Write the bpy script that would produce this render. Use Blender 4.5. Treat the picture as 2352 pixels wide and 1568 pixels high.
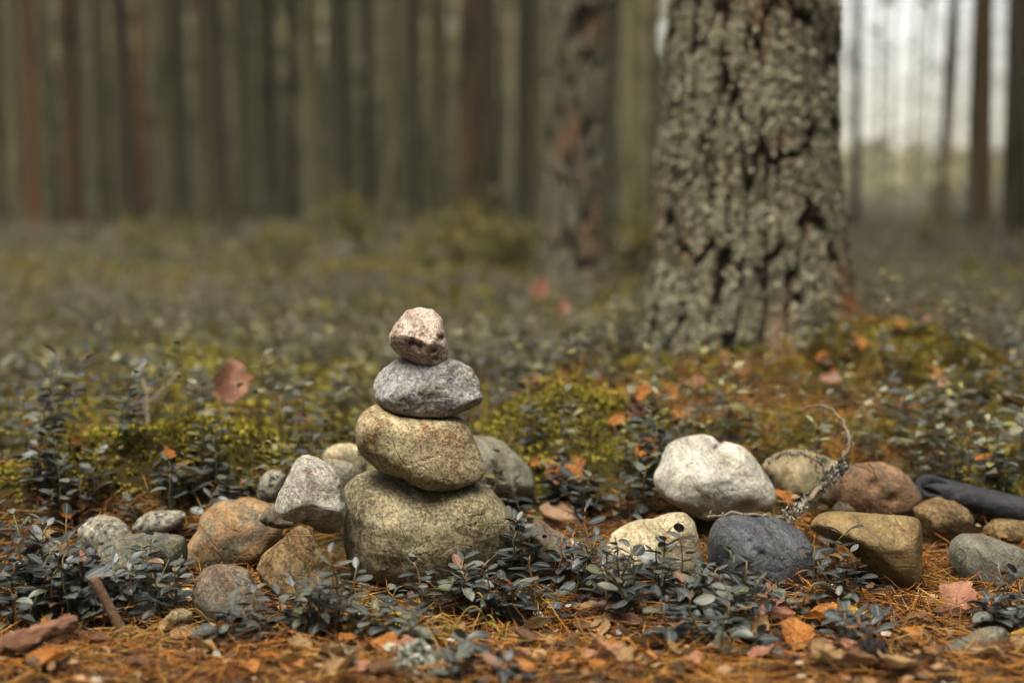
import bpy, math, random
import numpy as np
from mathutils import Vector, Matrix, Euler

for o in list(bpy.data.objects):
    bpy.data.objects.remove(o, do_unlink=True)
SC = bpy.context.scene
COL = SC.collection
RNG = np.random.default_rng(7)
random.seed(7)

# ------------------------------------------------------------------ camera, sky, sun, exposure
FPX, CX, CY, HORIZON = 3267.0, 1176.0, 784.0, 450.0      # the photo measured on a 2352 x 1568 grid
CAM_H = 0.40
TILT = math.atan((CY - HORIZON) / FPX)
cam_data = bpy.data.cameras.new('camera')
cam = bpy.data.objects.new('camera', cam_data)
COL.objects.link(cam)
cam.location = (0, 0, CAM_H)
cam.rotation_euler = (math.pi / 2 - TILT, 0, 0)
cam_data.sensor_width = 36.0
cam_data.lens = 36.0 * FPX / 2352.0
cam_data.clip_start = 0.02
cam_data.clip_end = 2000
cam_data.dof.use_dof = True
cam_data.dof.focus_distance = 1.455
cam_data.dof.aperture_fstop = 2.5
SC.camera = cam

SUN_EL, SUN_AZ = 74.0, 215.0          # azimuth clockwise from +Y
world = bpy.data.worlds.new('World')
SC.world = world
world.use_nodes = True
wn = world.node_tree
bg = wn.nodes['Background']
sky = wn.nodes.new('ShaderNodeTexSky')
sky.sky_type = 'NISHITA'
sky.sun_disc = False
sky.sun_elevation = math.radians(SUN_EL)
sky.sun_rotation = math.radians(SUN_AZ)
sky.air_density = 1.0
sky.dust_density = 6.0
sky.ozone_density = 0.6
hsv = wn.nodes.new('ShaderNodeHueSaturation')       # thin overcast: the blue washed out
hsv.inputs['Saturation'].default_value = 0.28
wn.links.new(sky.outputs[0], hsv.inputs['Color'])
wn.links.new(hsv.outputs[0], bg.inputs[0])
bg.inputs[1].default_value = 0.15

sun_data = bpy.data.lights.new('sun', 'SUN')
sun_data.energy = 1.5
sun_data.angle = math.radians(40)
sun_data.color = (1.0, 0.91, 0.72)
sun = bpy.data.objects.new('sun', sun_data)
COL.objects.link(sun)
_az, _el = math.radians(SUN_AZ), math.radians(SUN_EL)
_to = Vector((math.sin(_az) * math.cos(_el), math.cos(_az) * math.cos(_el), math.sin(_el)))
sun.rotation_euler = _to.to_track_quat('Z', 'Y').to_euler()
sun.location = _to * 50

SC.view_settings.view_transform = 'Standard'
SC.view_settings.look = 'None'
SC.view_settings.gamma = 1.0
SC.view_settings.use_curve_mapping = False
SC.view_settings.exposure = 1.75
HAZE = 0.0024
SC.render.engine = 'CYCLES'
SC.cycles.use_denoising = True
SC.cycles.max_bounces = 4
SC.cycles.diffuse_bounces = 1
SC.cycles.glossy_bounces = 2
SC.cycles.transmission_bounces = 3
SC.cycles.transparent_max_bounces = 4
SC.cycles.sample_clamp_indirect = 6


# ------------------------------------------------------------------ helpers
def ray(px, py):
    dx, dy = (px - CX) / FPX, -(py - CY) / FPX
    c, s = math.cos(TILT), math.sin(TILT)
    return Vector((dx, c + dy * s, -s + dy * c))


def P(px, py, y):
    d = ray(px, py)
    return Vector((0, 0, CAM_H)) + d * (y / d.y)


def _h(ix, iy, iz, seed):
    M = np.int64(0xffffffff)
    h = (ix * 374761393 + iy * 668265263 + iz * 1440662683 + seed * 1274126177) & M
    h = ((h ^ (h >> 13)) * 1274126177) & M
    h = ((h ^ (h >> 15)) * 2246822519) & M
    return ((h ^ (h >> 16)) & M) / 4294967295.0


def vnoise(p, seed=0):
    p = np.asarray(p, float)
    i = np.floor(p).astype(np.int64)
    f = p - i
    f = f * f * f * (f * (f * 6 - 15) + 10)
    r = 0
    for a in (0, 1):
        wx = f[:, 0] if a else 1 - f[:, 0]
        for b in (0, 1):
            wy = f[:, 1] if b else 1 - f[:, 1]
            for c in (0, 1):
                wz = f[:, 2] if c else 1 - f[:, 2]
                r = r + wx * wy * wz * _h(i[:, 0] + a, i[:, 1] + b, i[:, 2] + c, seed)
    return r * 2 - 1


def fbm(p, octaves=4, seed=0, gain=0.5):
    p = np.asarray(p, float)
    r, a, s = 0, 1.0, 0
    for k in range(octaves):
        r = r + a * vnoise(p * 2.0 ** k + 17.3 * k, seed + k)
        s += a
        a *= gain
    return r / s


def sstep(a, b, x):
    t = np.clip((np.asarray(x, float) - a) / (b - a), 0, 1)
    return t * t * (3 - 2 * t)


def mesh_np(name, V, F, smooth=True, attrs=None, mat=None):
    V = np.ascontiguousarray(V, dtype=np.float32)
    F = np.ascontiguousarray(F, dtype=np.int32)
    me = bpy.data.meshes.new(name)
    k = F.shape[1]
    me.vertices.add(len(V))
    me.vertices.foreach_set('co', V.ravel())
    me.loops.add(F.size)
    me.loops.foreach_set('vertex_index', F.ravel())
    me.polygons.add(len(F))
    me.polygons.foreach_set('loop_start', np.arange(0, F.size, k, dtype=np.int32))
    me.polygons.foreach_set('loop_total', np.full(len(F), k, dtype=np.int32))
    me.polygons.foreach_set('use_smooth', np.full(len(F), smooth, dtype=bool))
    for an, av in (attrs or {}).items():
        at = me.attributes.new(an, 'FLOAT', 'POINT')
        at.data.foreach_set('value', np.ascontiguousarray(av, dtype=np.float32))
    me.update(calc_edges=True)
    if mat:
        me.materials.append(mat)
    return me


def obj(name, me, parent=None, loc=None):
    o = bpy.data.objects.new(name, me)
    COL.objects.link(o)
    if parent:
        o.parent = parent
    if loc is not None:
        o.location = loc
    return o


def empty(name, loc=(0, 0, 0)):
    o = bpy.data.objects.new(name, None)
    COL.objects.link(o)
    o.location = loc
    return o


def tag(o, label=None, cat=None, group=None, kind=None):
    if label:
        o['label'] = label
    if cat:
        o['category'] = cat
    if group:
        o['group'] = group
    if kind:
        o['kind'] = kind
    return o


def scatter(Vp, Fp, pos, rot, scl, tint=None, proto_tint=None):
    """copies of one small prototype joined into arrays; rot (n,3,3), scl (n,)"""
    n, m = len(pos), len(Vp)
    V = np.einsum('nij,mj->nmi', rot * scl[:, None, None], Vp) + pos[:, None, :]
    F = (Fp[None] + (np.arange(n) * m)[:, None, None]).reshape(-1, Fp.shape[1])
    T = np.repeat(tint if tint is not None else np.zeros(n), m)
    if proto_tint is not None:
        T = (T.reshape(n, m) + proto_tint[None]).ravel()
    return V.reshape(-1, 3), F, T


def join(parts):
    V, F, T, off = [], [], [], 0
    for v, f, t in parts:
        V.append(v)
        F.append(f + off)
        T.append(t)
        off += len(v)
    return np.concatenate(V), np.concatenate(F), np.concatenate(T)


def rotz(a):
    a = np.asarray(a, float)
    c, s, z, u = np.cos(a), np.sin(a), np.zeros_like(a), np.ones_like(a)
    return np.stack([np.stack([c, -s, z], -1), np.stack([s, c, z], -1), np.stack([z, z, u], -1)], -2)


def rotx(a):
    a = np.asarray(a, float)
    c, s, z, u = np.cos(a), np.sin(a), np.zeros_like(a), np.ones_like(a)
    return np.stack([np.stack([u, z, z], -1), np.stack([z, c, -s], -1), np.stack([z, s, c], -1)], -2)


def roty(a):
    a = np.asarray(a, float)
    c, s, z, u = np.cos(a), np.sin(a), np.zeros_like(a), np.ones_like(a)
    return np.stack([np.stack([c, z, s], -1), np.stack([z, u, z], -1), np.stack([-s, z, c], -1)], -2)


def tube(path, radii, sides=6, cap=True):
    """swept tube along a list of points; quads (cap rings collapse to the tip)"""
    path = np.asarray(path, float)
    radii = np.asarray(radii, float)
    n = len(path)
    tang = np.gradient(path, axis=0)
    tang /= np.linalg.norm(tang, axis=1)[:, None] + 1e-9
    ref = np.array([0.31, 0.72, 0.62]) if abs(tang[0] @ np.array([0.31, 0.72, 0.62])) < 0.9 else np.array([1.0, 0, 0])
    V = []
    u = np.cross(tang[0], ref)
    u /= np.linalg.norm(u)
    for i in range(n):
        u = u - tang[i] * (u @ tang[i])
        u /= np.linalg.norm(u) + 1e-9
        w = np.cross(tang[i], u)
        a = np.arange(sides) / sides * 2 * math.pi
        V.append(path[i] + radii[i] * (np.cos(a)[:, None] * u + np.sin(a)[:, None] * w))
    if cap:
        V.append(np.repeat(path[-1:], sides, 0))
        V.insert(0, np.repeat(path[:1], sides, 0))
    V = np.concatenate(V)
    rows = len(V) // sides
    F = []
    for i in range(rows - 1):
        for j in range(sides):
            a, b = i * sides + j, i * sides + (j + 1) % sides
            F.append((a, b, b + sides, a + sides))
    return V, np.array(F)


# ------------------------------------------------------------------ node materials
class NT:
    def __init__(self, name):
        self.m = bpy.data.materials.new(name)
        self.m.use_nodes = True
        self.t = self.m.node_tree
        self.b = self.t.nodes['Principled BSDF']
        self.co = self.t.nodes.new('ShaderNodeTexCoord').outputs['Object']

    def n(self, kind, **kw):
        x = self.t.nodes.new(kind)
        for k, v in kw.items():
            setattr(x, k, v)
        return x

    def link(self, a, b):
        self.t.links.new(a, b)

    def noise(self, scale, detail=4, rough=0.55, dist=0.0, vec=None):
        x = self.n('ShaderNodeTexNoise')
        x.inputs['Scale'].default_value = scale
        x.inputs['Detail'].default_value = detail
        x.inputs['Roughness'].default_value = rough
        x.inputs['Distortion'].default_value = dist
        self.link(vec or self.co, x.inputs['Vector'])
        return x.outputs[0]

    def voronoi(self, scale, feature='F1', vec=None, out='Distance'):
        x = self.n('ShaderNodeTexVoronoi', feature=feature)
        x.inputs['Scale'].default_value = scale
        self.link(vec or self.co, x.inputs['Vector'])
        return x.outputs[out]

    def mapr(self, v, a, b, c=0.0, d=1.0):
        x = self.n('ShaderNodeMapRange')
        self.link(v, x.inputs[0])
        for i, q in enumerate((a, b, c, d)):
            x.inputs[i + 1].default_value = q
        return x.outputs[0]

    def mix(self, f, a, b):
        x = self.n('ShaderNodeMix', data_type='RGBA')
        for q, s in ((f, x.inputs[0]), (a, x.inputs[6]), (b, x.inputs[7])):
            if isinstance(q, (tuple, list)):
                s.default_value = (*q[:3], 1)
            elif isinstance(q, (int, float)):
                s.default_value = q
            else:
                self.link(q, s)
        return x.outputs[2]

    def math(self, op, a, b=0.0):
        x = self.n('ShaderNodeMath', operation=op)
        for q, s in ((a, x.inputs[0]), (b, x.inputs[1])):
            if isinstance(q, (int, float)):
                s.default_value = q
            else:
                self.link(q, s)
        return x.outputs[0]

    def attr(self, name):
        x = self.n('ShaderNodeAttribute', attribute_name=name)
        return x.outputs['Fac']

    def scaled(self, s):
        x = self.n('ShaderNodeMapping')
        x.inputs['Scale'].default_value = s
        self.link(self.co, x.inputs[0])
        return x.outputs[0]

    def bump(self, h, strength, dist):
        x = self.n('ShaderNodeBump')
        x.inputs['Strength'].default_value = strength
        x.inputs['Distance'].default_value = dist
        self.link(h, x.inputs['Height'])
        self.link(x.outputs[0], self.b.inputs['Normal'])

    def done(self, color, rough=0.8, spec=0.3):
        if isinstance(color, (tuple, list)):
            self.b.inputs['Base Color'].default_value = (*color[:3], 1)
        else:
            self.link(color, self.b.inputs['Base Color'])
        if isinstance(rough, (int, float)):
            self.b.inputs['Roughness'].default_value = rough
        else:
            self.link(rough, self.b.inputs['Roughness'])
        self.b.inputs['Specular IOR Level'].default_value = spec
        return self.m


def granite(name, c1, c2, dark, light, stain, stain_amt=0.35, speck=0.5, scale=16, grain=420, rough=0.85, layered=None, spec=0.2):
    k_ = {'quartz_white': 0.55, 'granite_salmon': 0.50, 'diorite_speckled': 0.48, 'quartz_cream': 0.50, 'gneiss_brown': 0.46, 'sandstone_ochre': 0.52, 'granite_red_grey': 0.52, 'granite_mossy': 0.52, 'gneiss_red': 0.55, 'gneiss_sand': 0.55, 'granite_ash': 0.6, 'granite_grey_back': 0.55, 'basalt_blue': 0.6}.get(name, 0.66)
    grain *= 1.35
    c1, c2, dark, light, stain = [tuple(q * w for q in c) for c, w in ((c1, k_), (c2, k_), (dark, k_ * 0.6), (light, k_ * 1.12), (stain, k_ * 0.85))]
    c1, c2, light, stain = [(c[0] * 1.04, c[1], c[2] * 0.84) if name not in ('basalt_blue', 'quartz_white', 'granite_pale', 'gneiss_grey', 'granite_pink') else c for c in (c1, c2, light, stain)]
    speck = min(1.25, speck * 1.1)
    t = NT(name)
    vec = t.co
    if layered:
        vec = t.scaled(layered)
    a = t.mapr(t.noise(scale, 6, 0.7, 0.6, vec), 0.40, 0.60)
    col = t.mix(a, c1, c2)
    s = t.mapr(t.noise(scale * 1.9, 6, 0.65, 1.0, vec), 0.66 - 0.28 * stain_amt, 0.80 - 0.28 * stain_amt)
    col = t.mix(t.math('MULTIPLY', s, 0.95), col, stain)
    mid = t.noise(grain * 0.16, 6, 0.72, 0.8)
    col = t.mix(t.math('MULTIPLY', t.mapr(mid, 0.52, 0.62), 0.45 * speck), col, tuple(0.45 * a_ + 0.55 * b_ for a_, b_ in zip(dark, c1)))
    col = t.mix(t.math('MULTIPLY', t.mapr(mid, 0.47, 0.37), 0.45 * speck), col, light)
    g = t.noise(grain * 0.62, 5, 0.75)
    col = t.mix(t.math('MULTIPLY', t.mapr(g, 0.53, 0.60), 0.8 * speck), col, dark)
    col = t.mix(t.math('MULTIPLY', t.mapr(g, 0.46, 0.40), 0.7 * speck), col, light)
    cell = t.n('ShaderNodeSeparateColor')
    t.link(t.voronoi(grain, out='Color'), cell.inputs[0])
    col = t.mix(t.math('MULTIPLY', t.mapr(cell.outputs[0], 0.86, 0.95), 0.38 * speck), col, dark)
    col = t.mix(t.math('MULTIPLY', t.mapr(cell.outputs[1], 0.80, 0.94), 0.45 * speck), col, light)
    big = t.n('ShaderNodeVectorMath', operation='SCALE')
    t.link(col, big.inputs[0])
    t.link(t.mapr(t.noise(scale * 0.9, 5, 0.65, 1.2), 0.32, 0.68, 0.52, 1.34), big.inputs['Scale'])
    col = big.outputs[0]
    vein = t.mapr(t.math('ABSOLUTE', t.math('SUBTRACT', t.noise(scale * 0.55, 4, 0.5, 1.6), 0.5)), 0.016, 0.003)
    col = t.mix(t.math('MULTIPLY', vein, 0.4), col, dark)
    pit = t.mapr(t.noise(grain * 0.2, 3, 0.5), 0.66, 0.74)
    col = t.mix(t.math('MULTIPLY', pit, 0.5 * speck), col, dark)
    h = t.math('ADD', t.math('MULTIPLY', t.noise(grain * 0.55, 5, 0.7), 0.6), t.math('MULTIPLY', t.noise(scale * 4, 5, 0.6, 0, vec), 1.2))
    h = t.math('SUBTRACT', t.math('SUBTRACT', h, t.math('MULTIPLY', vein, 0.25)), t.math('MULTIPLY', pit, 0.5))
    t.bump(h, 0.55, 0.004)
    return t.done(col, rough, spec)


def tinted(name, stops, rough=0.6, spec=0.3, noise_scale=60, transl=0.0, bump=0.0, rib=False):
    """colour picked along stops by the 'tint' attribute plus the object's own random number"""
    t = NT(name)
    info = t.n('ShaderNodeObjectInfo')
    f = t.math('FRACT', t.math('ADD', t.attr('tint'), info.outputs['Random']))
    r = t.n('ShaderNodeValToRGB')
    e = r.color_ramp.elements
    while len(e) < len(stops):
        e.new(0.5)
    for i, (p, c) in enumerate(stops):
        e[i].position = p
        e[i].color = (*c, 1)
    t.link(f, r.inputs[0])
    nz = t.noise(noise_scale, 3)
    mul = t.mapr(nz, 0.3, 0.7, 0.72, 1.25)
    x = t.n('ShaderNodeVectorMath', operation='SCALE')
    t.link(r.outputs[0], x.inputs[0])
    t.link(mul, x.inputs['Scale'])
    out = x.outputs[0]
    if rib:
        out = t.mix(t.math('MULTIPLY', t.mapr(t.attr('mid'), 0.80, 1.0), 0.6), out, (0.17, 0.18, 0.15))
    if transl:
        tr = t.n('ShaderNodeBsdfTranslucent')
        t.link(out, tr.inputs[0])
        ms = t.n('ShaderNodeMixShader')
        ms.inputs[0].default_value = transl
        t.link(t.b.outputs[0], ms.inputs[1])
        t.link(tr.outputs[0], ms.inputs[2])
        t.link(ms.outputs[0], t.t.nodes['Material Output'].inputs[0])
    if bump:
        t.bump(nz, bump, 0.002)
    return t.done(out, rough, spec)


M = {}
M['lingon'] = tinted('lingonberry_leaf', [(0, (0.010, 0.012, 0.011)), (0.35, (0.026, 0.030, 0.028)), (0.7, (0.050, 0.055, 0.052)), (0.86, (0.085, 0.088, 0.070)), (0.95, (0.06, 0.065, 0.025)), (0.97, (0.11, 0.055, 0.025)), (1, (0.13, 0.05, 0.025))], 0.42, 0.40, 6, 0.05, rib=True)
M['stem'] = tinted('lingonberry_stem', [(0, (0.10, 0.085, 0.04)), (0.6, (0.13, 0.11, 0.05)), (1, (0.16, 0.07, 0.03))], 0.7, 0.2)
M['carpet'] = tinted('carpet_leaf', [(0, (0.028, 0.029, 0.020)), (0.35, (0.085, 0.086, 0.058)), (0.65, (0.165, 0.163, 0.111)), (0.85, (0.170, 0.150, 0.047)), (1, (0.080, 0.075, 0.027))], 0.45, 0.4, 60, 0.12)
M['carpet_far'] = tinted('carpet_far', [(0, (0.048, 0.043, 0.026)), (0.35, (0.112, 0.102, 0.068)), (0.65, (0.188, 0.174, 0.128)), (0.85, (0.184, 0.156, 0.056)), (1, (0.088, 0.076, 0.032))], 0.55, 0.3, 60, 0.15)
M['moss'] = tinted('moss', [(0, (0.055, 0.049, 0.008)), (0.4, (0.145, 0.124, 0.014)), (0.75, (0.25, 0.21, 0.024)), (1, (0.36, 0.305, 0.06))], 0.85, 0.1, 40, 0.2)
M['needle'] = tinted('pine_needle', [(0, (0.035, 0.016, 0.006)), (0.3, (0.11, 0.040, 0.008)), (0.58, (0.25, 0.085, 0.008)), (0.78, (0.36, 0.15, 0.014)), (0.92, (0.36, 0.215, 0.05)), (1, (0.12, 0.09, 0.05))], 0.55, 0.3, 60)
M['grass'] = tinted('grass_blade', [(0, (0.20, 0.17, 0.03)), (0.5, (0.32, 0.24, 0.03)), (1, (0.45, 0.32, 0.04))], 0.5, 0.3, 60, 0.2)
M['lichen'] = tinted('lichen', [(0, (0.10, 0.095, 0.06)), (0.4, (0.25, 0.235, 0.155)), (0.8, (0.42, 0.40, 0.28)), (1, (0.46, 0.44, 0.33))], 0.95, 0.05, 60)
M['pale_lichen'] = tinted('pale_lichen', [(0, (0.10, 0.105, 0.08)), (0.5, (0.26, 0.265, 0.21)), (1, (0.42, 0.42, 0.35))], 0.95, 0.05, 60)
M['twig_lichen'] = tinted('twig_lichen', [(0, (0.012, 0.012, 0.010)), (0.5, (0.04, 0.04, 0.034)), (0.72, (0.16, 0.16, 0.13)), (1, (0.32, 0.32, 0.27))], 0.95, 0.05, 60)
M['crown'] = tinted('pine_crown', [(0, (0.03, 0.042, 0.016)), (0.6, (0.055, 0.07, 0.025)), (1, (0.09, 0.09, 0.035))], 0.7, 0.2, 20, 0.25)
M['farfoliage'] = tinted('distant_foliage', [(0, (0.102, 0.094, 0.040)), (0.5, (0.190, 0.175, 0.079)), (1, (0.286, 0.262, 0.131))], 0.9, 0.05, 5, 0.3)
M['shrub'] = tinted('shrub_leaf', [(0, (0.080, 0.076, 0.018)), (0.5, (0.136, 0.120, 0.028)), (1, (0.192, 0.160, 0.034))], 0.7, 0.2, 20, 0.3)
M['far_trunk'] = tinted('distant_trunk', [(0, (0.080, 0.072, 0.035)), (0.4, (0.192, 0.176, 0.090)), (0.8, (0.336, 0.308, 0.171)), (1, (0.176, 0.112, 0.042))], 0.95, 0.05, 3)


def leafmat(name, c1, c2, spot):
    t = NT(name)
    info = t.n('ShaderNodeObjectInfo')
    off = t.n('ShaderNodeVectorMath', operation='SCALE')
    off.inputs[0].default_value = (31, 17, 23)
    t.link(info.outputs['Random'], off.inputs['Scale'])
    add = t.n('ShaderNodeVectorMath', operation='ADD')
    t.link(t.co, add.inputs[0])
    t.link(off.outputs[0], add.inputs[1])
    v3 = add.outputs[0]
    col = t.mix(t.mapr(t.noise(2.6, 4, 0.6, 0.5, v3), 0.35, 0.65), c1, c2)
    sp = t.n('ShaderNodeSeparateXYZ')
    t.link(t.co, sp.inputs[0])
    ax = t.math('ABSOLUTE', sp.outputs[0])
    ve = t.math('FRACT', t.math('MULTIPLY', t.math('SUBTRACT', sp.outputs[1], t.math('MULTIPLY', ax, 0.9)), 8.0))
    ve = t.math('MAXIMUM', t.mapr(t.math('ABSOLUTE', t.math('SUBTRACT', ve, 0.5)), 0.10, 0.02), t.mapr(ax, 0.022, 0.008))
    col = t.mix(t.math('MULTIPLY', ve, 0.45), col, tuple(0.5 * a_ + 0.5 * b_ for a_, b_ in zip(c1, spot)))
    col = t.mix(t.math('MULTIPLY', t.mapr(t.noise(3.5, 5, 0.7, 0.6, v3), 0.54, 0.66), 0.75), col, spot)
    col = t.mix(t.math('MULTIPLY', t.mapr(t.noise(22, 3, 0.6, 0, v3), 0.60, 0.66), 0.6), col, spot)
    t.bump(t.math('ADD', ve, t.noise(14, 4)), 0.5, 0.03)
    m = t.done(col, 0.6, 0.3)
    tr = t.n('ShaderNodeBsdfTranslucent')
    t.link(col, tr.inputs[0])
    ms = t.n('ShaderNodeMixShader')
    ms.inputs[0].default_value = 0.2
    t.link(t.b.outputs[0], ms.inputs[1])
    t.link(tr.outputs[0], ms.inputs[2])
    t.link(ms.outputs[0], t.t.nodes['Material Output'].inputs[0])
    return m


LEAF = {
    'orange': leafmat('leaf_orange', (0.322, 0.105, 0.015), (0.384, 0.167, 0.037), (0.074, 0.031, 0.012)),
    'tan': leafmat('leaf_tan', (0.260, 0.155, 0.062), (0.322, 0.205, 0.093), (0.093, 0.056, 0.025)),
    'yellow': leafmat('leaf_yellow', (0.434, 0.248, 0.025), (0.446, 0.291, 0.062), (0.155, 0.081, 0.019)),
    'pink': leafmat('leaf_pink', (0.310, 0.130, 0.074), (0.372, 0.192, 0.124), (0.124, 0.056, 0.037)),
    'grey': leafmat('leaf_grey', (0.236, 0.217, 0.180), (0.310, 0.291, 0.248), (0.093, 0.081, 0.062)),
    'brown': leafmat('leaf_brown', (0.112, 0.056, 0.025), (0.174, 0.087, 0.037), (0.037, 0.019, 0.012)),
}


# ------------------------------------------------------------------ ground
TREE = P(1718, 800, 2.62)
TX, TY = TREE.x, 2.62
MOSS_MOUNDS = []                     # (x, y, rx, ry, height)
for px, y, rx, ry, h in ((330, 1.74, 0.15, 0.085, 0.055), (110, 1.69, 0.12, 0.06, 0.03), (540, 1.75, 0.09, 0.07, 0.035), (1250, 1.85, 0.09, 0.08, 0.03), (1400, 1.95, 0.13, 0.12, 0.055), (1300, 1.90, 0.10, 0.09, 0.03),
                         (2090, 2.42, 0.19, 0.22, 0.095), (2250, 2.2, 0.12, 0.16, 0.03), (1860, 2.0, 0.14, 0.13, 0.02), (560, 2.05, 0.12, 0.1, 0.02)):
    MOSS_MOUNDS.append(((px - CX) / FPX * y, y, rx, ry, h))


def G(x, y):
    x, y = np.atleast_1d(np.asarray(x, float)), np.atleast_1d(np.asarray(y, float))
    z = 0.05 * sstep(1.50, 1.82, y) - 0.02 * sstep(1.9, 3.2, y)
    z = z + 0.075 * np.exp(-(((x - TX) / 0.42) ** 2 + ((y - TY) / 0.45) ** 2))
    wx = (1650 - CX) / FPX * 1.63
    z = z + 0.012 * np.exp(-(((x - wx) / 0.1) ** 2 + ((y - 1.66) / 0.08) ** 2))
    z = z - 0.014 * sstep(1.15, 1.32, y) * (1 - sstep(1.55, 1.75, y))
    for mx, my, rx, ry, h in MOSS_MOUNDS:
        z = z + h * np.exp(-(((x - mx) / rx) ** 2 + ((y - my) / ry) ** 2) ** 1.3)
    q = np.stack([x, y, np.zeros_like(x)], 1)
    z = z + 0.006 * fbm(q * 9, 3, 5) * sstep(0.6, 1.4, y) + 0.05 * fbm(q * 0.6, 3, 9) * sstep(2.5, 7, y)
    return z


def g1(x, y):
    return float(G(x, y)[0])


_TS = np.concatenate([np.arange(0.6, 4.0, 0.004), np.arange(4.0, 14.0, 0.03)])


def ground_at(px, py):
    d = ray(px, py)
    z = CAM_H + d.z * _TS
    below = np.nonzero(z <= G(d.x * _TS, d.y * _TS))[0]
    t = _TS[below[0]] if len(below) else 14.0
    return Vector((0, 0, CAM_H)) + d * float(t)


ys = np.concatenate([[-60, -25, -10, -4, -1.5, -0.5, 0.0, 0.35], np.arange(0.6, 3.4, 0.025), 3.4 * (400 / 3.4) ** np.linspace(0, 1, 70)[1:]])
us = np.concatenate([np.linspace(-1, -0.3, 22)[:-1], np.linspace(-0.3, 0.3, 90), np.linspace(0.3, 1, 22)[1:]])
wid = 2.0 + 1.6 * np.abs(ys)
wid[(ys < 0.3)] = np.maximum(wid[(ys < 0.3)], 8)
wid = np.maximum(wid, 4.0)
X = us[None, :] * wid[:, None]
Y = np.repeat(ys[:, None], len(us), 1)
Z = G(X.ravel(), Y.ravel())
V = np.stack([X.ravel(), Y.ravel(), Z], 1)
nc = len(us)
ii, jj = np.meshgrid(np.arange(len(ys) - 1), np.arange(nc - 1), indexing='ij')
a = (ii * nc + jj).ravel()
F = np.stack([a, a + 1, a + nc + 1, a + nc], 1)
litter = (1 - sstep(1.56, 1.70, V[:, 1] + 0.12 * fbm(V * 5, 3, 3)))
slope_l = np.exp(-(((V[:, 0] - 0.33) / 0.22) ** 2 + ((V[:, 1] - 2.15) / 0.28) ** 2))
litter = np.clip(litter + 0.3 * slope_l, 0, 1)
t = NT('forest_floor')
soil = t.mix(t.mapr(t.noise(60, 6, 0.7), 0.35, 0.65), (0.012, 0.007, 0.004), (0.06, 0.026, 0.009))
soil = t.mix(t.mapr(t.noise(14, 4, 0.6), 0.5, 0.7), soil, (0.03, 0.02, 0.009))
mossc = t.mix(t.mapr(t.noise(9, 6, 0.7), 0.35, 0.65), (0.016, 0.014, 0.004), (0.07, 0.058, 0.012))
mossc = t.mix(t.mapr(t.noise(1.3, 4, 0.6), 0.48, 0.62), mossc, (0.055, 0.05, 0.028))
t.bump(t.noise(90, 6, 0.75), 0.8, 0.012)
gm = t.done(t.mix(t.attr('litter'), mossc, soil), 0.95, 0.1)
ground = obj('ground', mesh_np('ground', V, F, True, {'litter': litter}, gm))
tag(ground, 'forest floor of brown soil, needles and moss', kind='structure')


# ------------------------------------------------------------------ stones
def ico(level):
    import bmesh
    bm = bmesh.new()
    bmesh.ops.create_icosphere(bm, subdivisions=level, radius=1)
    V = np.array([v.co[:] for v in bm.verts])
    F = np.array([[v.index for v in f.verts] for f in bm.faces])
    bm.free()
    return V, F


ICO = {k: ico(k) for k in (2, 4, 5, 6)}
STONE_TOPS = []
FOOT = []                            # (x, y, rx, ry, ztop) footprints nothing should grow through


def Z1(pts):
    return [(588 + x * .4688, 680 + y * .4688) for x, y in pts]


def Z2(pts):
    return [(x * .3557, 1010.7 + y * .3557) for x, y in pts]


def Z4(pts):
    return [(1378.2 + x * .4435, 872.8 + y * .4435) for x, y in pts]


def Z6(pts):
    return [(x * .2109, 1139.3 + y * .2109) for x, y in pts]


def Z7(pts):
    return [(569.6 + x * .1523, 1019.8 + y * .1523) for x, y in pts]


def Z8(pts):
    return [(1194.4 + x * .2051, 1038.2 + y * .2051) for x, y in pts]


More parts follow.
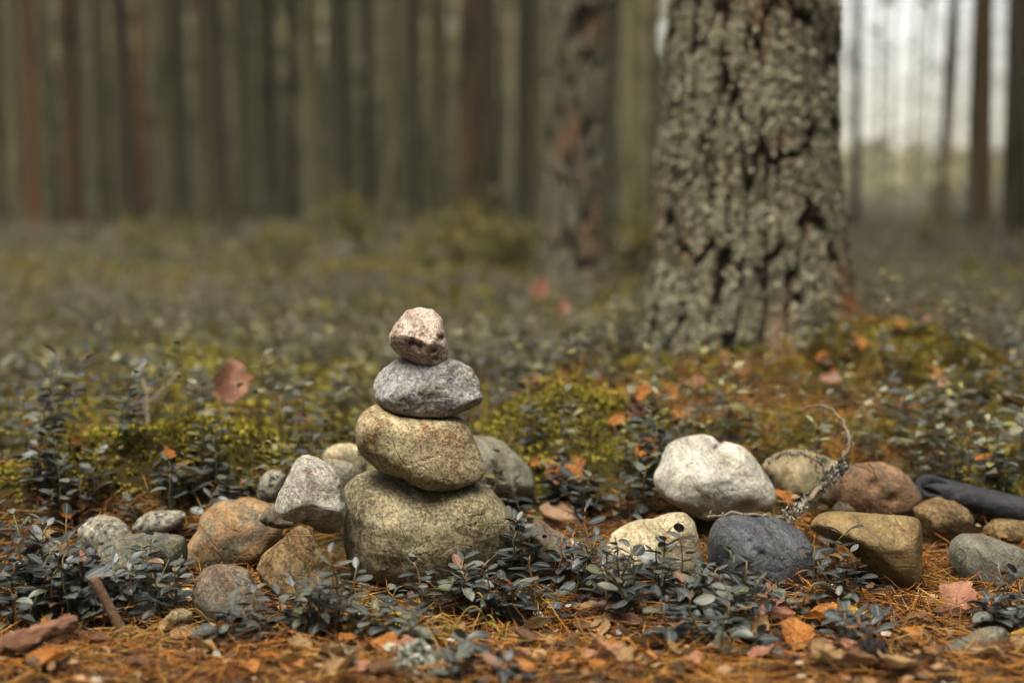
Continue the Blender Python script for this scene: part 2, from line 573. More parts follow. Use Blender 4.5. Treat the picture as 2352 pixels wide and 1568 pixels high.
def stone(label, outline, y, mat, thick=1.0, lvl=5, seed=1, rough=0.03, facets=(), p=2.3, cat='stone', name='stone', group=None, pits=(), fine=0.008):
    pts = np.array([[P(a, b, y).x, P(a, b, y).z] for a, b in outline])
    c = (pts.min(0) + pts.max(0)) / 2
    c = 0.5 * c + 0.5 * pts.mean(0)
    w, h = np.ptp(pts[:, 0]), np.ptp(pts[:, 1])
    size = math.sqrt(w * h)
    q = pts - c
    th = np.linspace(-math.pi, math.pi, 361)
    R = np.zeros_like(th)
    n = len(q)
    for i in range(n):                # exact polar radius of the traced outline
        a, b = q[i], q[(i + 1) % n]
        d = np.stack([np.cos(th), np.sin(th)], 1)
        e = b - a
        den = d[:, 0] * e[1] - d[:, 1] * e[0]
        den = np.where(np.abs(den) < 1e-12, 1e-12, den)
        tt = (a[0] * e[1] - a[1] * e[0]) / den
        ss = (a[0] * d[:, 1] - a[1] * d[:, 0]) / den
        ok = (tt > 0) & (ss >= -1e-6) & (ss <= 1 + 1e-6)
        R = np.where(ok & (tt > R), tt, R)
    R[R == 0] = np.median(R[R > 0])
    k = np.hanning(13)
    k /= k.sum()
    R = np.convolve(np.concatenate([R[-13:-1], R, R[1:13]]), k, 'same')[12:-12]
    N, F = ICO[lvl]
    rho = np.sqrt(N[:, 0] ** 2 + N[:, 2] ** 2)
    ang = np.arctan2(N[:, 2], N[:, 0])
    s = (rho ** p + np.abs(N[:, 1]) ** p) ** (-1 / p)
    # towards the poles the outline relaxes to a rounder one
    Rm = np.interp(ang, th, R)
    Ravg = np.interp(ang, th, np.convolve(np.concatenate([R[-61:-1], R, R[1:61]]), np.hanning(61) / np.hanning(61).sum(), 'same')[60:-60])
    mixr = np.clip(rho, 0, 1) ** 2
    Rr = Rm * mixr + Ravg * (1 - mixr)
    Dy = 0.5 * thick * min(w, h) * 1.08
    V = np.stack([np.cos(ang) * Rr * rho * s, N[:, 1] * s * Dy, np.sin(ang) * Rr * rho * s], 1)
    for nx, ny, nz, off in facets:
        nn = np.array([nx, ny, nz], float)
        nn /= np.linalg.norm(nn)
        over = V @ nn - off * size
        wsoft = 0.022 * size
        V = V - (wsoft * np.logaddexp(0, over / wsoft))[:, None] * nn * 0.80
    rs = np.random.default_rng(seed)
    for _ in range(9):                # a few flattened sides, kept off the outline
        nn = rs.normal(size=3) * np.array([1, 1.4, 1])
        nn /= np.linalg.norm(nn)
        if abs(nn[1]) < 0.35:
            continue
        ext = (V @ nn).max()
        over = V @ nn - ext * rs.uniform(0.84, 0.95)
        V = V - (0.014 * size * np.logaddexp(0, over / (0.014 * size)))[:, None] * nn * 0.8
    nrm = N.copy()
    d = rough * size * fbm(V / size * 3.2 + seed * 3.1, 3, seed) + fine * size * fbm(V / size * 14 + seed, 4, seed + 9, 0.6)
    V = V + nrm * d[:, None]
    for (a, b, r, dep) in pits:       # (px, py, radius px, depth) dents and cracks on the near side
        pc = P(a, b, y)
        rr = r / FPX * y
        dd = np.sqrt((V[:, 0] - (pc.x - c[0])) ** 2 + (V[:, 2] - (pc.z - c[1])) ** 2) / rr
        V[:, 1] += np.where(V[:, 1] < 0, dep * np.exp(-dd ** 2 * 1.5), 0)
    o = obj(name, mesh_np(name, V, F, True, None, mat), None, (c[0], y, c[1]))
    tag(o, label, cat, group)
    FOOT.append((c[0], y, w * 0.5, Dy, c[1] + h / 2))
    top = np.where((N[:, 2] > 0.72) & (N[:, 1] < 0.3))[0]
    if c[1] < 0.09 and name == 'stone' and len(top):
        STONE_TOPS.append(V[rs.choice(top, 5)] + np.array([c[0], y, c[1]]))
    return o


GR = {}
GR['pink'] = granite('granite_pink', (0.60, 0.47, 0.37), (0.74, 0.64, 0.53), (0.16, 0.10, 0.06), (0.78, 0.70, 0.60), (0.52, 0.20, 0.12), 0.6, 0.8, 34, 380, layered=(1, 1, 2.2))
GR['grey'] = granite('gneiss_grey', (0.28, 0.28, 0.27), (0.42, 0.405, 0.36), (0.11, 0.112, 0.115), (0.50, 0.49, 0.45), (0.33, 0.30, 0.22), 0.55, 0.8, 18, 330)
GR['tan'] = granite('granite_tan', (0.40, 0.315, 0.19), (0.50, 0.43, 0.30), (0.13, 0.095, 0.055), (0.60, 0.54, 0.40), (0.42, 0.195, 0.06), 0.55, 0.85, 20, 380)
GR['boulder'] = granite('granite_olive', (0.235, 0.20, 0.13), (0.33, 0.29, 0.20), (0.10, 0.085, 0.06), (0.48, 0.43, 0.31), (0.13, 0.09, 0.042), 0.62, 0.9, 13, 330)
GR['pale'] = granite('granite_pale', (0.46, 0.43, 0.34), (0.62, 0.59, 0.50), (0.20, 0.16, 0.11), (0.74, 0.71, 0.63), (0.25, 0.215, 0.13), 0.62, 0.7, 22, 340)
GR['white'] = granite('quartz_white', (0.72, 0.68, 0.56), (0.84, 0.80, 0.68), (0.34, 0.30, 0.22), (0.90, 0.87, 0.78), (0.56, 0.50, 0.36), 0.6, 0.6, 15, 380)
GR['speckle'] = granite('diorite_speckled', (0.36, 0.36, 0.33), (0.50, 0.49, 0.43), (0.035, 0.04, 0.05), (0.66, 0.64, 0.56), (0.13, 0.14, 0.16), 0.55, 1.25, 40, 200)
GR['salmon'] = granite('granite_salmon', (0.42, 0.23, 0.11), (0.48, 0.31, 0.18), (0.16, 0.11, 0.07), (0.56, 0.44, 0.30), (0.20, 0.195, 0.15), 0.75, 0.6, 11, 340)
GR['brown'] = granite('gneiss_brown', (0.26, 0.15, 0.065), (0.34, 0.235, 0.12), (0.075, 0.055, 0.035), (0.42, 0.34, 0.20), (0.14, 0.11, 0.06), 0.55, 0.85, 18, 300)
GR['redgrey'] = granite('granite_red_grey', (0.21, 0.135, 0.10), (0.27, 0.22, 0.18), (0.07, 0.06, 0.055), (0.38, 0.34, 0.29), (0.21, 0.22, 0.23), 0.6, 0.75, 18, 320)
GR['slate'] = granite('basalt_blue', (0.072, 0.077, 0.092), (0.115, 0.118, 0.13), (0.03, 0.031, 0.036), (0.20, 0.195, 0.165), (0.155, 0.145, 0.11), 0.3, 0.6, 20, 420, rough=0.75)
GR['ochre'] = granite('sandstone_ochre', (0.27, 0.175, 0.07), (0.33, 0.24, 0.115), (0.11, 0.07, 0.03), (0.46, 0.38, 0.25), (0.25, 0.11, 0.045), 0.45, 0.5, 12, 420, rough=0.7)
GR['redstone'] = granite('gneiss_red', (0.29, 0.15, 0.085), (0.35, 0.235, 0.15), (0.10, 0.08, 0.065), (0.42, 0.30, 0.225), (0.185, 0.165, 0.12), 0.5, 0.7, 18, 360, layered=(1, 1, 2))
GR['sand'] = granite('gneiss_sand', (0.36, 0.29, 0.19), (0.44, 0.385, 0.265), (0.16, 0.12, 0.08), (0.53, 0.48, 0.36), (0.32, 0.175, 0.105), 0.5, 0.6, 22, 380, layered=(1.6, 1, 0.8))
GR['cream'] = granite('quartz_cream', (0.60, 0.50, 0.33), (0.72, 0.65, 0.50), (0.22, 0.18, 0.10), (0.78, 0.73, 0.60), (0.50, 0.25, 0.14), 0.5, 0.7, 18, 300)
GR['ash'] = granite('granite_ash', (0.155, 0.155, 0.14), (0.20, 0.195, 0.17), (0.06, 0.06, 0.058), (0.30, 0.285, 0.23), (0.24, 0.22, 0.15), 0.35, 0.6, 14, 480)
GR['greyback'] = granite('granite_grey_back', (0.25, 0.245, 0.20), (0.33, 0.32, 0.27), (0.12, 0.115, 0.09), (0.44, 0.42, 0.35), (0.22, 0.20, 0.13), 0.4, 0.6, 15, 300)
GR['mossy'] = granite('granite_mossy', (0.15, 0.15, 0.13), (0.22, 0.215, 0.18), (0.06, 0.06, 0.05), (0.30, 0.29, 0.24), (0.09, 0.085, 0.03), 0.6, 0.6, 18, 300)

# the cairn
stone('large olive-grey boulder carrying the cairn', Z1([(430, 930), (470, 895), (540, 870), (620, 862), (760, 880), (900, 900), (1080, 910), (1150, 960), (1200, 1010), (1250, 1080), (1275, 1150), (1262, 1230), (1200, 1300), (1120, 1370), (1000, 1420), (850, 1440), (700, 1420), (560, 1380), (480, 1330), (445, 1250), (430, 1150), (440, 1060), (420, 980)]),
      1.505, GR['boulder'], 1.05, 6, 3, 0.018, [(0, -0.6, 0.8, 0.37)], fine=0.012)
stone('tan rust-flecked rounded stone, third from the top of the cairn', Z1([(490, 700), (486, 640), (510, 580), (560, 540), (590, 520), (660, 555), (720, 575), (850, 585), (960, 588), (1020, 605), (1050, 640), (1065, 700), (1100, 770), (1125, 850), (1110, 895), (1050, 915), (980, 935), (900, 948), (830, 935), (770, 910), (720, 880), (660, 868), (590, 840), (530, 790), (500, 750)]),
      1.485, GR['tan'], 1.0, 6, 5, 0.016, [(0.5, -0.8, 0.15, 0.36)], fine=0.009)
stone('flat grey gneiss stone, second from the top of the cairn', Z1([(565, 410), (600, 365), (650, 330), (700, 305), (760, 312), (850, 330), (930, 308), (1000, 318), (1050, 350), (1085, 410), (1092, 450), (1108, 500), (1095, 535), (1060, 550), (1000, 575), (900, 585), (800, 590), (720, 580), (660, 560), (610, 530), (580, 500), (568, 450)]),
      1.485, GR['grey'], 1.15, 6, 8, 0.03, [(-0.25, -0.75, 0.6, 0.28), (0.05, -0.95, -0.25, 0.33), (0.5, -0.7, 0.5, 0.36)], fine=0.02, p=2.6)
stone('small pink and white pitted stone topping the cairn', Z1([(740, 70), (800, 58), (870, 68), (908, 110), (925, 180), (940, 250), (935, 300), (900, 340), (855, 357), (800, 345), (740, 318), (690, 285), (655, 235), (652, 190), (680, 140), (710, 105)]),
      1.485, GR['pink'], 1.0, 6, 12, 0.025, [(-0.3, -0.8, -0.5, 0.36), (0.1, -0.8, 0.6, 0.38)],
      pits=[(588 + 775 * .4688, 680 + 215 * .4688, 9, 0.010), (588 + 810 * .4688, 680 + 228 * .4688, 9, 0.010), (588 + 912 * .4688, 680 + 200 * .4688, 8, 0.010), (588 + 875 * .4688, 680 + 258 * .4688, 7, 0.009), (588 + 885 * .4688, 680 + 295 * .4688, 6, 0.008)], fine=0.014)
# the ring
stone('pale wedge-shaped stone leaning on the cairn boulder', Z7([(780, 175), (900, 175), (1050, 230), (1180, 300), (1310, 410), (1390, 560), (1430, 740), (1490, 920), (1480, 1080), (1420, 1280), (1320, 1370), (1200, 1430), (1060, 1380), (900, 1240), (750, 1200), (600, 1180), (480, 1110), (400, 980), (430, 840), (500, 680), (580, 500), (680, 300)]),
      1.455, GR['pale'], 0.95, 6, 21, 0.022, [(0.25, -0.85, 0.35, 0.31), (-0.55, -0.7, 0.1, 0.30), (-0.1, -0.65, -0.75, 0.27)], fine=0.012)
stone('small pinkish-grey stone wedged under the pale leaning stone', Z7([(170, 1140), (240, 1000), (340, 900), (480, 950), (580, 1080), (720, 1220), (560, 1265), (380, 1255), (260, 1210)]), 1.50, GR['redgrey'], 1.1, 5, 23)
stone('small round dark-speckled stone behind the leaning stone', Z7([(170, 580), (210, 490), (290, 410), (400, 380), (500, 405), (560, 470), (560, 620), (500, 760), (380, 880), (250, 880), (160, 830), (140, 720)]), 1.625, GR['speckle'], 1.0, 5, 25)
stone('cream-topped stone tucked behind the tan cairn stone', Z7([(1105, 220), (1130, 130), (1200, 60), (1290, 15), (1400, -5), (1550, 0), (1750, 60), (1850, 300), (1750, 480), (1500, 520), (1250, 450)]), 1.70, GR['cream'], 1.0, 5, 27)
stone('olive-grey stone between the leaning stone and the boulder', Z7([(1110, 250), (1250, 215), (1450, 230), (1600, 290), (1680, 400), (1690, 520), (1600, 760), (1430, 850), (1280, 700), (1180, 420)]), 1.60, GR['greyback'], 0.9, 5, 29)
stone('smooth grey boulder half hidden behind the cairn', Z1([(1040, 680), (1140, 690), (1220, 725), (1290, 790), (1350, 860), (1370, 910), (1350, 985), (1250, 1010), (1150, 1010), (1050, 980), (970, 900), (960, 780)]), 1.70, GR['greyback'], 1.0, 5, 31, 0.02)
stone('flat salmon-orange stone with a grey band beside the leaning stone', Z2([(1295, 560), (1310, 480), (1380, 410), (1460, 388), (1600, 385), (1680, 405), (1780, 430), (1830, 560), (1790, 700), (1660, 790), (1520, 820), (1400, 830), (1290, 850), (1220, 840), (1190, 740), (1225, 640)]),
      1.555, GR['salmon'], 1.1, 5, 33, 0.03, [(-0.1, -0.7, 0.7, 0.33), (0, -1, -0.1, 0.36)])
stone('brown triangular stone propped below the leaning stone', Z2([(1650, 830), (1700, 740), (1800, 660), (1880, 570), (1930, 552), (2000, 600), (2060, 700), (2130, 810), (2200, 920), (2250, 1000), (2150, 1040), (2000, 1050), (1850, 1020), (1700, 950)]),
      1.425, GR['brown'], 0.8, 5, 35, 0.03, [(-0.35, -0.9, 0.3, 0.2), (0.6, -0.7, 0.2, 0.25)])
stone('dark reddish-grey stone with a red vein half buried in needles', Z2([(1250, 900), (1300, 830), (1400, 812), (1520, 815), (1600, 850), (1640, 930), (1700, 1010), (1720, 1080), (1690, 1160), (1560, 1210), (1400, 1200), (1300, 1150), (1240, 1020)]),
      1.365, GR['redgrey'], 0.9, 5, 37, 0.03, [(0.1, -0.9, 0.4, 0.32)])
stone('black-and-white speckled round stone', Z2([(490, 640), (500, 570), (560, 510), (650, 480), (740, 500), (810, 550), (860, 610), (820, 700), (680, 750), (560, 750), (500, 710)]), 1.57, GR['speckle'], 1.0, 5, 39)
stone('flat blue-grey speckled slab lying among needles', Z2([(850, 570), (900, 500), (960, 465), (1060, 455), (1180, 458), (1205, 480), (1180, 540), (1080, 590), (980, 610), (900, 620)]), 1.60, GR['speckle'], 1.2, 5, 41)
stone('broad flat brown-grey stone behind the sprigs', Z2([(560, 780), (650, 690), (780, 625), (900, 605), (1050, 612), (1190, 620), (1205, 720), (1200, 830), (1050, 900), (850, 920), (650, 900), (570, 850)]), 1.49, GR['mossy'], 1.2, 5, 43, 0.03, [(0, -0.7, 0.7, 0.28)])
stone('brown flaky stone at the end of the ring', Z6([(400, 400), (540, 350), (650, 430), (740, 540), (830, 640), (760, 720), (640, 740), (520, 700), (420, 560)]), 1.52, GR['brown'], 1.0, 5, 45, 0.05)
stone('pale cream stone half hidden under dark sprigs', Z6([(300, 640), (450, 580), (560, 610), (700, 720), (850, 850), (940, 960), (900, 1090), (700, 1140), (500, 1100), (350, 980), (280, 800)]), 1.42, GR['pale'], 0.9, 5, 47, 0.03)
stone('small grey-pink wedge stone beside the cairn boulder', Z8([(140, 800), (190, 762), (250, 780), (350, 860), (450, 920), (560, 980), (650, 1080), (710, 1220), (700, 1380), (560, 1440), (400, 1440), (250, 1380), (130, 1200), (50, 1000), (60, 880)]),
      1.525, GR['redgrey'], 0.9, 5, 49, 0.03, [(0.5, -0.7, 0.6, 0.26)])
stone('large white heart-shaped stone', Z4([(285, 540), (282, 490), (310, 440), (325, 390), (350, 335), (400, 300), (470, 288), (540, 290), (590, 303), (622, 330), (680, 325), (740, 345), (790, 390), (820, 430), (870, 500), (900, 560), (912, 620), (890, 660), (840, 685), (740, 700), (640, 710), (540, 722), (480, 695), (420, 660), (360, 630), (310, 590)]),
      1.625, GR['white'], 0.95, 6, 51, 0.018, [(-0.2, -0.8, 0.6, 0.4)],
      pits=[(1378.2 + 620 * .4435, 872.8 + 328 * .4435, 12, 0.012), (1378.2 + 590 * .4435, 872.8 + 345 * .4435, 10, 0.008), (1378.2 + 690 * .4435, 872.8 + 625 * .4435, 16, 0.006), (1378.2 + 740 * .4435, 872.8 + 615 * .4435, 14, 0.006)], fine=0.008)
stone('sand-coloured streaked stone behind the lichened twig', Z4([(835, 440), (880, 395), (940, 375), (1000, 357), (1080, 365), (1170, 400), (1270, 440), (1310, 540), (1230, 660), (1100, 690), (1000, 690), (930, 650), (890, 560), (860, 490)]), 1.72, GR['sand'], 0.9, 5, 53, 0.02)
stone('reddish gneiss stone with two needles lying on it', Z4([(1170, 610), (1190, 540), (1230, 480), (1290, 440), (1380, 430), (1470, 433), (1550, 460), (1610, 510), (1650, 570), (1658, 620), (1610, 690), (1500, 720), (1380, 720), (1270, 690)]), 1.665, GR['redstone'], 0.95, 5, 55, 0.03,
      pits=[(1378.2 + 1380 * .4435, 872.8 + 520 * .4435, 16, 0.006), (1378.2 + 1480 * .4435, 872.8 + 590 * .4435, 14, 0.006)])
stone('small dark brown stone at the foot of the reddish stone', Z4([(1200, 668), (1240, 625), (1290, 640), (1325, 675), (1290, 705), (1220, 705)]), 1.60, GR['redgrey'], 1.0, 4, 57)
stone('cream angular stone streaked with orange behind sprigs', Z4([(20, 900), (60, 800), (150, 745), (280, 720), (380, 690), (440, 685), (490, 720), (510, 800), (530, 900), (530, 1010), (430, 1060), (280, 1060), (120, 1040), (40, 980)]), 1.505, GR['cream'], 0.95, 5, 59, 0.03, [(-0.4, -0.6, 0.75, 0.30), (0.3, -0.9, 0, 0.36)])
stone('dark blue-grey smooth boulder', Z4([(555, 810), (570, 750), (610, 715), (690, 695), (800, 695), (900, 710), (980, 750), (1050, 790), (1090, 850), (1105, 930), (1112, 1050), (1070, 1120), (940, 1140), (800, 1120), (680, 1080), (590, 1000), (560, 900)]), 1.49, GR['slate'], 0.95, 6, 61, 0.025, [(0.1, -0.6, 0.8, 0.36)],
      pits=[(1378.2 + 750 * .4435, 872.8 + 800 * .4435, 10, 0.006), (1378.2 + 765 * .4435, 872.8 + 830 * .4435, 8, 0.006), (1378.2 + 800 * .4435, 872.8 + 850 * .4435, 12, 0.005)])
stone('ochre wedge-shaped stone overhanging a dark hollow', Z4([(1085, 765), (1120, 715), (1180, 692), (1300, 690), (1450, 698), (1570, 693), (1640, 715), (1670, 760), (1678, 850), (1675, 960), (1645, 1050), (1580, 1100), (1490, 1090), (1420, 1010), (1350, 935), (1290, 875), (1200, 825), (1120, 805)]),
      1.495, GR['ochre'], 0.95, 6, 63, 0.02, [(-0.5, -0.65, -0.6, 0.17), (0, -0.65, 0.75, 0.30)])
stone('small brown layered stone beside the charred log', Z4([(1630, 670), (1680, 635), (1760, 617), (1830, 630), (1900, 665), (1928, 710), (1915, 790), (1860, 860), (1780, 885), (1700, 860), (1650, 780)]), 1.61, GR['brown'], 1.0, 5, 65, 0.05, [(0.1, -0.8, -0.45, 0.32)])
stone('plain ash-grey stone at the end of the ring', Z4([(1810, 890), (1830, 830), (1890, 800), (1980, 800), (2080, 835), (2180, 870), (2280, 930), (2310, 1020), (2200, 1090), (1980, 1090), (1900, 1075), (1850, 1030), (1820, 960)]), 1.505, GR['ash'], 0.9, 5, 67, 0.02, [(0.05, -0.7, 0.65, 0.32)])
stone('brown speckled stone in front of the charred log', Z4([(1985, 770), (2030, 720), (2120, 710), (2250, 715), (2340, 760), (2330, 870), (2200, 880), (2080, 850), (2010, 820)]), 1.625, GR['brown'], 1.0, 5, 69, 0.03)
stone('grey ridge-backed stone sunk in the needle litter', [(1800.8 + x * .2344, 1286.3 + z * .2344) for x, z in [(1450, 960), (1520, 880), (1650, 820), (1820, 760), (1950, 690), (2080, 655), (2170, 670), (2210, 720), (2200, 860), (2060, 1000), (1900, 1060), (1700, 1070), (1520, 1040)]], 1.25, GR['mossy'], 0.9, 5, 71, 0.04)
stone('small tan stone lying on the needle litter', Z2([(1075, 1150), (1110, 1095), (1180, 1085), (1240, 1110), (1245, 1160), (1180, 1195), (1100, 1190)]), 1.325, GR['sand'], 1.0, 4, 73, 0.04)
stone('grey streaked stone standing among the undergrowth', [(425, 1010), (432, 965), (460, 945), (490, 940), (515, 960), (522, 1000), (500, 1040), (450, 1045)], 1.86, GR['greyback'], 0.8, 5, 75, 0.03)
stone('small white stone chip between two stones', Z8([(520, 990), (570, 965), (640, 975), (680, 1050), (620, 1110), (540, 1070)]), 1.53, GR['white'], 1.0, 4, 77)


def blocked(x, y, pad=0.0):
    for fx, fy, rx, ry, zt in FOOT:
        if ((x - fx) / (rx * 0.92 + pad)) ** 2 + ((y - fy) / (ry * 0.92 + pad)) ** 2 < 1:
            return True
    return (x - TX) ** 2 + (y - TY) ** 2 < 0.185 ** 2


def blocked_np(x, y, pad=0.0):
    b = (x - TX) ** 2 + (y - TY) ** 2 < 0.18 ** 2
    for fx, fy, rx, ry, zt in FOOT:
        b |= ((x - fx) / (rx * 0.92 + pad)) ** 2 + ((y - fy) / (ry * 0.92 + pad)) ** 2 < 1
    return b


# ------------------------------------------------------------------ the near pine
def bark_mesh(R0, zs, nth, seed, cw=0.029, ch=0.20, depth=0.016, flare=None, mat=None, lobes=0.03):
    th = np.arange(nth) / nth * 2 * math.pi
    TH, ZZ = np.meshgrid(th, zs)
    TH, ZZ = TH.ravel(), ZZ.ravel()
    r = R0(ZZ)
    circ = 2 * math.pi * R0(np.array([0.4]))[0]
    ncell = max(5, int(round(circ / cw)))
    p3 = np.stack([np.cos(TH) * 0.17, np.sin(TH) * 0.17, ZZ], 1)
    warp_u = 0.6 * fbm(p3 * np.array([9, 9, 6]), 3, seed + 1)
    warp_v = 0.6 * fbm(p3 * np.array([14, 14, 7]), 3, seed + 2)
    u = TH / (2 * math.pi) * ncell + warp_u
    v = ZZ / ch + warp_v
    iu, iv = np.floor(u).astype(np.int64), np.floor(v).astype(np.int64)
    f1 = np.full(len(u), 9.0)
    f2 = np.full(len(u), 9.0)
    idc = np.zeros(len(u))
    for du in (-1, 0, 1):
        for dv in (-1, 0, 1):
            cu, cv = iu + du, iv + dv
            cm = np.mod(cu, ncell)
            jx = _h(cm, cv, np.zeros_like(cm), seed) * 0.9
            jy = _h(cm, cv, np.ones_like(cm), seed) * 0.9
            d = np.sqrt((cu + jx - u) ** 2 + (cv + jy - v) ** 2)
            hid = _h(cm, cv, np.full_like(cm, 2), seed)
            closer = d < f1
            f2 = np.where(closer, f1, np.minimum(f2, d))
            idc = np.where(closer, hid, idc)
            f1 = np.where(closer, d, f1)
    edge = f2 - f1
    plate = sstep(0.03, 0.27, edge + 0.10 * fbm(p3 * 60, 2, seed + 3))
    flake = fbm(p3 * np.array([120, 120, 75]), 4, seed + 4, 0.6)
    big = fbm(p3 * np.array([4, 4, 2]), 2, seed + 6)
    rr = r * (1 + lobes * big) + depth * (plate - 0.75) + depth * 0.55 * (idc - 0.5) * plate + depth * 0.42 * flake
    if flare is not None:
        rr = rr + flare(TH, ZZ)
    V = np.stack([np.cos(TH) * rr, np.sin(TH) * rr, ZZ], 1)
    nr = len(zs)
    ii, jj = np.meshgrid(np.arange(nr - 1), np.arange(nth), indexing='ij')
    a = (ii * nth + jj).ravel()
    b = (ii * nth + (jj + 1) % nth).ravel()
    F = np.stack([a, b, b + nth, a + nth], 1)
    return V, F, plate, idc


def bark_material(name, furrow, red, grey_a, grey_b, lichen, lich_amt=0.5):
    t = NT(name)
    vec = t.scaled((1, 1, 0.35))
    base = t.mix(t.mapr(t.noise(30, 5, 0.6, 0, vec), 0.35, 0.65), grey_a, grey_b)
    base = t.mix(t.math('MULTIPLY', t.mapr(t.noise(9, 4, 0.6, 0, vec), 0.54, 0.66), 0.85), base, red)
    l = t.mapr(t.noise(120, 5, 0.75), 0.60 - 0.2 * lich_amt, 0.70 - 0.2 * lich_amt)
    base = t.mix(t.math('MULTIPLY', l, 0.9), base, lichen)
    col = t.mix(t.mapr(t.attr('plate'), 0.15, 0.75), furrow, base)
    t.bump(t.noise(160, 5, 0.7), 0.6, 0.006)
    return t.done(col, 0.95, 0.08)


M['bark_near'] = bark_material('bark_near', (0.012, 0.008, 0.005), (0.15, 0.06, 0.026), (0.045, 0.038, 0.025), (0.10, 0.087, 0.058), (0.26, 0.24, 0.165), 0.4)
W_TOP = 408 / FPX * TY / 2 * 1.0


def R_near(z):
    z = np.asarray(z, float)
    zz = z - 0.07
    low = 0.022 * np.exp(-np.maximum(zz, -0.1) / 0.15)
    return (W_TOP * 1.03 - 0.034 * np.minimum(zz, 0.8)) * np.clip(1 - np.maximum(z - 0.8, 0) / 22.0, 0.15, 1) + low


def fl_near(TH, ZZ):
    return 0.034 * np.exp(-(ZZ - 0.02) / 0.07) * (0.5 + 0.5 * np.cos(TH * 5 + 0.7)) * (ZZ < 0.5)


zs = np.concatenate([np.linspace(-0.08, 1.0, 300), np.linspace(1.0, 15.5, 70)[1:]])
Vt, Ft, pl, idc = bark_mesh(R_near, zs, 340, 11, flare=fl_near)


def crown_mesh(seed, nclump=30, cards=70, z0=0.0, z1=6.0, rad=2.3):
    r = np.random.default_rng(seed)
    tri = np.array([[-0.5, 0, 0], [0.5, 0, 0], [0.12, 0, 1.0], [-0.3, 0, 0.85]])
    fq = np.array([[0, 1, 2, 3]])
    pos = []
    for i in range(nclump):
        f = r.uniform(0, 1)
        a = r.uniform(0, 2 * math.pi)
        rr = rad * (1 - 0.7 * f) * r.uniform(0.35, 1)
        c = np.array([math.cos(a) * rr, math.sin(a) * rr, z0 + (z1 - z0) * f])
        pos.append(c + r.normal(size=(cards, 3)) * np.array([0.42, 0.42, 0.2]))
    pos = np.concatenate(pos)
    n = len(pos)
    rot = rotz(r.uniform(0, 6.28, n)) @ rotx(r.uniform(-1.2, 1.2, n))
    V, F, T = scatter(tri, fq, pos, rot, r.uniform(0.12, 0.26, n), r.uniform(0, 0.999, n))
    return mesh_np('crown', V, F, False, {'tint': T}, M['crown'])


CROWNS = [crown_mesh(s) for s in (1, 2, 3)]

near = empty('pine_tree', (TX, TY, g1(TX, TY) - 0.03))
tag(near, 'thick lichen-crusted pine trunk rising behind the white stone', 'tree')
trunk = obj('trunk', mesh_np('near_trunk', Vt, Ft, True, {'plate': pl}, M['bark_near']), near)
cr = obj('crown', CROWNS[0], near, (0, 0, 9.5))
cr.scale = (1.5, 1.5, 1.0)
# lichen flakes stuck on the plates
rl = np.random.default_rng(31)
vis = np.where((Vt[:, 2] < 1.0) & (Vt[:, 1] < 0.06) & (pl > 0.66))[0]
patch = fbm(Vt[vis] * np.array([11, 11, 8]), 3, 44)
wgt = np.clip(0.20 + 0.8 * patch, 0.03, 1) ** 1.3
keep = rl.choice(vis, 17000, True, wgt / wgt.sum())
nn = np.stack([Vt[keep, 0], Vt[keep, 1], np.zeros(len(keep))], 1)
nn /= np.linalg.norm(nn, axis=1)[:, None]
flake = np.array([[0, 0, 0.15], [1, 0.1, 0.5], [0.45, 0.8, 0.25], [-0.4, 0.9, 0.6], [-1, 0, 0.25], [-0.5, -0.85, 0.55], [0.5, -0.8, 0.3]])
ffl = np.array([[0, 1, 2], [0, 2, 3], [0, 3, 4], [0, 4, 5], [0, 5, 6], [0, 6, 1]])
zax = nn
xax = np.stack([-nn[:, 1], nn[:, 0], np.zeros(len(nn))], 1)
yax = np.cross(zax, xax)
rot = np.stack([xax, yax, zax], -1) @ rotz(rl.uniform(0, 6.28, len(keep))) @ rotx(rl.normal(0, 0.35, len(keep))) @ roty(rl.normal(0, 0.35, len(keep)))
Vl, Fl, Tl = scatter(flake, ffl, Vt[keep] + nn * 0.001 + np.stack([xax[:, 0], xax[:, 1], yax[:, 2]], 1) * rl.normal(0, 0.003, (len(keep), 1)), rot, rl.uniform(0.0015, 0.0046, len(keep)), rl.uniform(0, 0.45, len(keep)))
lich = obj('lichen', mesh_np('trunk_lichen', Vl, Fl, False, {'tint': Tl}, M['lichen']), trunk)
tag(lich, kind='stuff')


# ------------------------------------------------------------------ trees further back
BARK = {
    'dark': bark_material('bark_dark', (0.018, 0.014, 0.007), (0.085, 0.036, 0.013), (0.038, 0.034, 0.018), (0.060, 0.054, 0.030), (0.100, 0.098, 0.053), 0.2),
    'grey': bark_material('bark_grey', (0.050, 0.044, 0.018), (0.160, 0.085, 0.030), (0.100, 0.093, 0.043), (0.150, 0.138, 0.067), (0.210, 0.198, 0.100), 0.4),
    'pale': bark_material('bark_pale', (0.120, 0.105, 0.044), (0.280, 0.180, 0.067), (0.210, 0.192, 0.092), (0.290, 0.263, 0.130), (0.350, 0.327, 0.172), 0.45),
    'orange': bark_material('bark_orange', (0.050, 0.022, 0.007), (0.270, 0.090, 0.018), (0.150, 0.060, 0.018), (0.220, 0.090, 0.025), (0.170, 0.110, 0.044), 0.2),
    'rust': bark_material('bark_rust', (0.022, 0.015, 0.007), (0.200, 0.062, 0.016), (0.050, 0.038, 0.019), (0.090, 0.058, 0.027), (0.110, 0.100, 0.052), 0.2),
    'mixed': bark_material('bark_mixed', (0.035, 0.027, 0.013), (0.150, 0.075, 0.026), (0.088, 0.076, 0.040), (0.145, 0.130, 0.073), (0.260, 0.250, 0.148), 0.5),
}


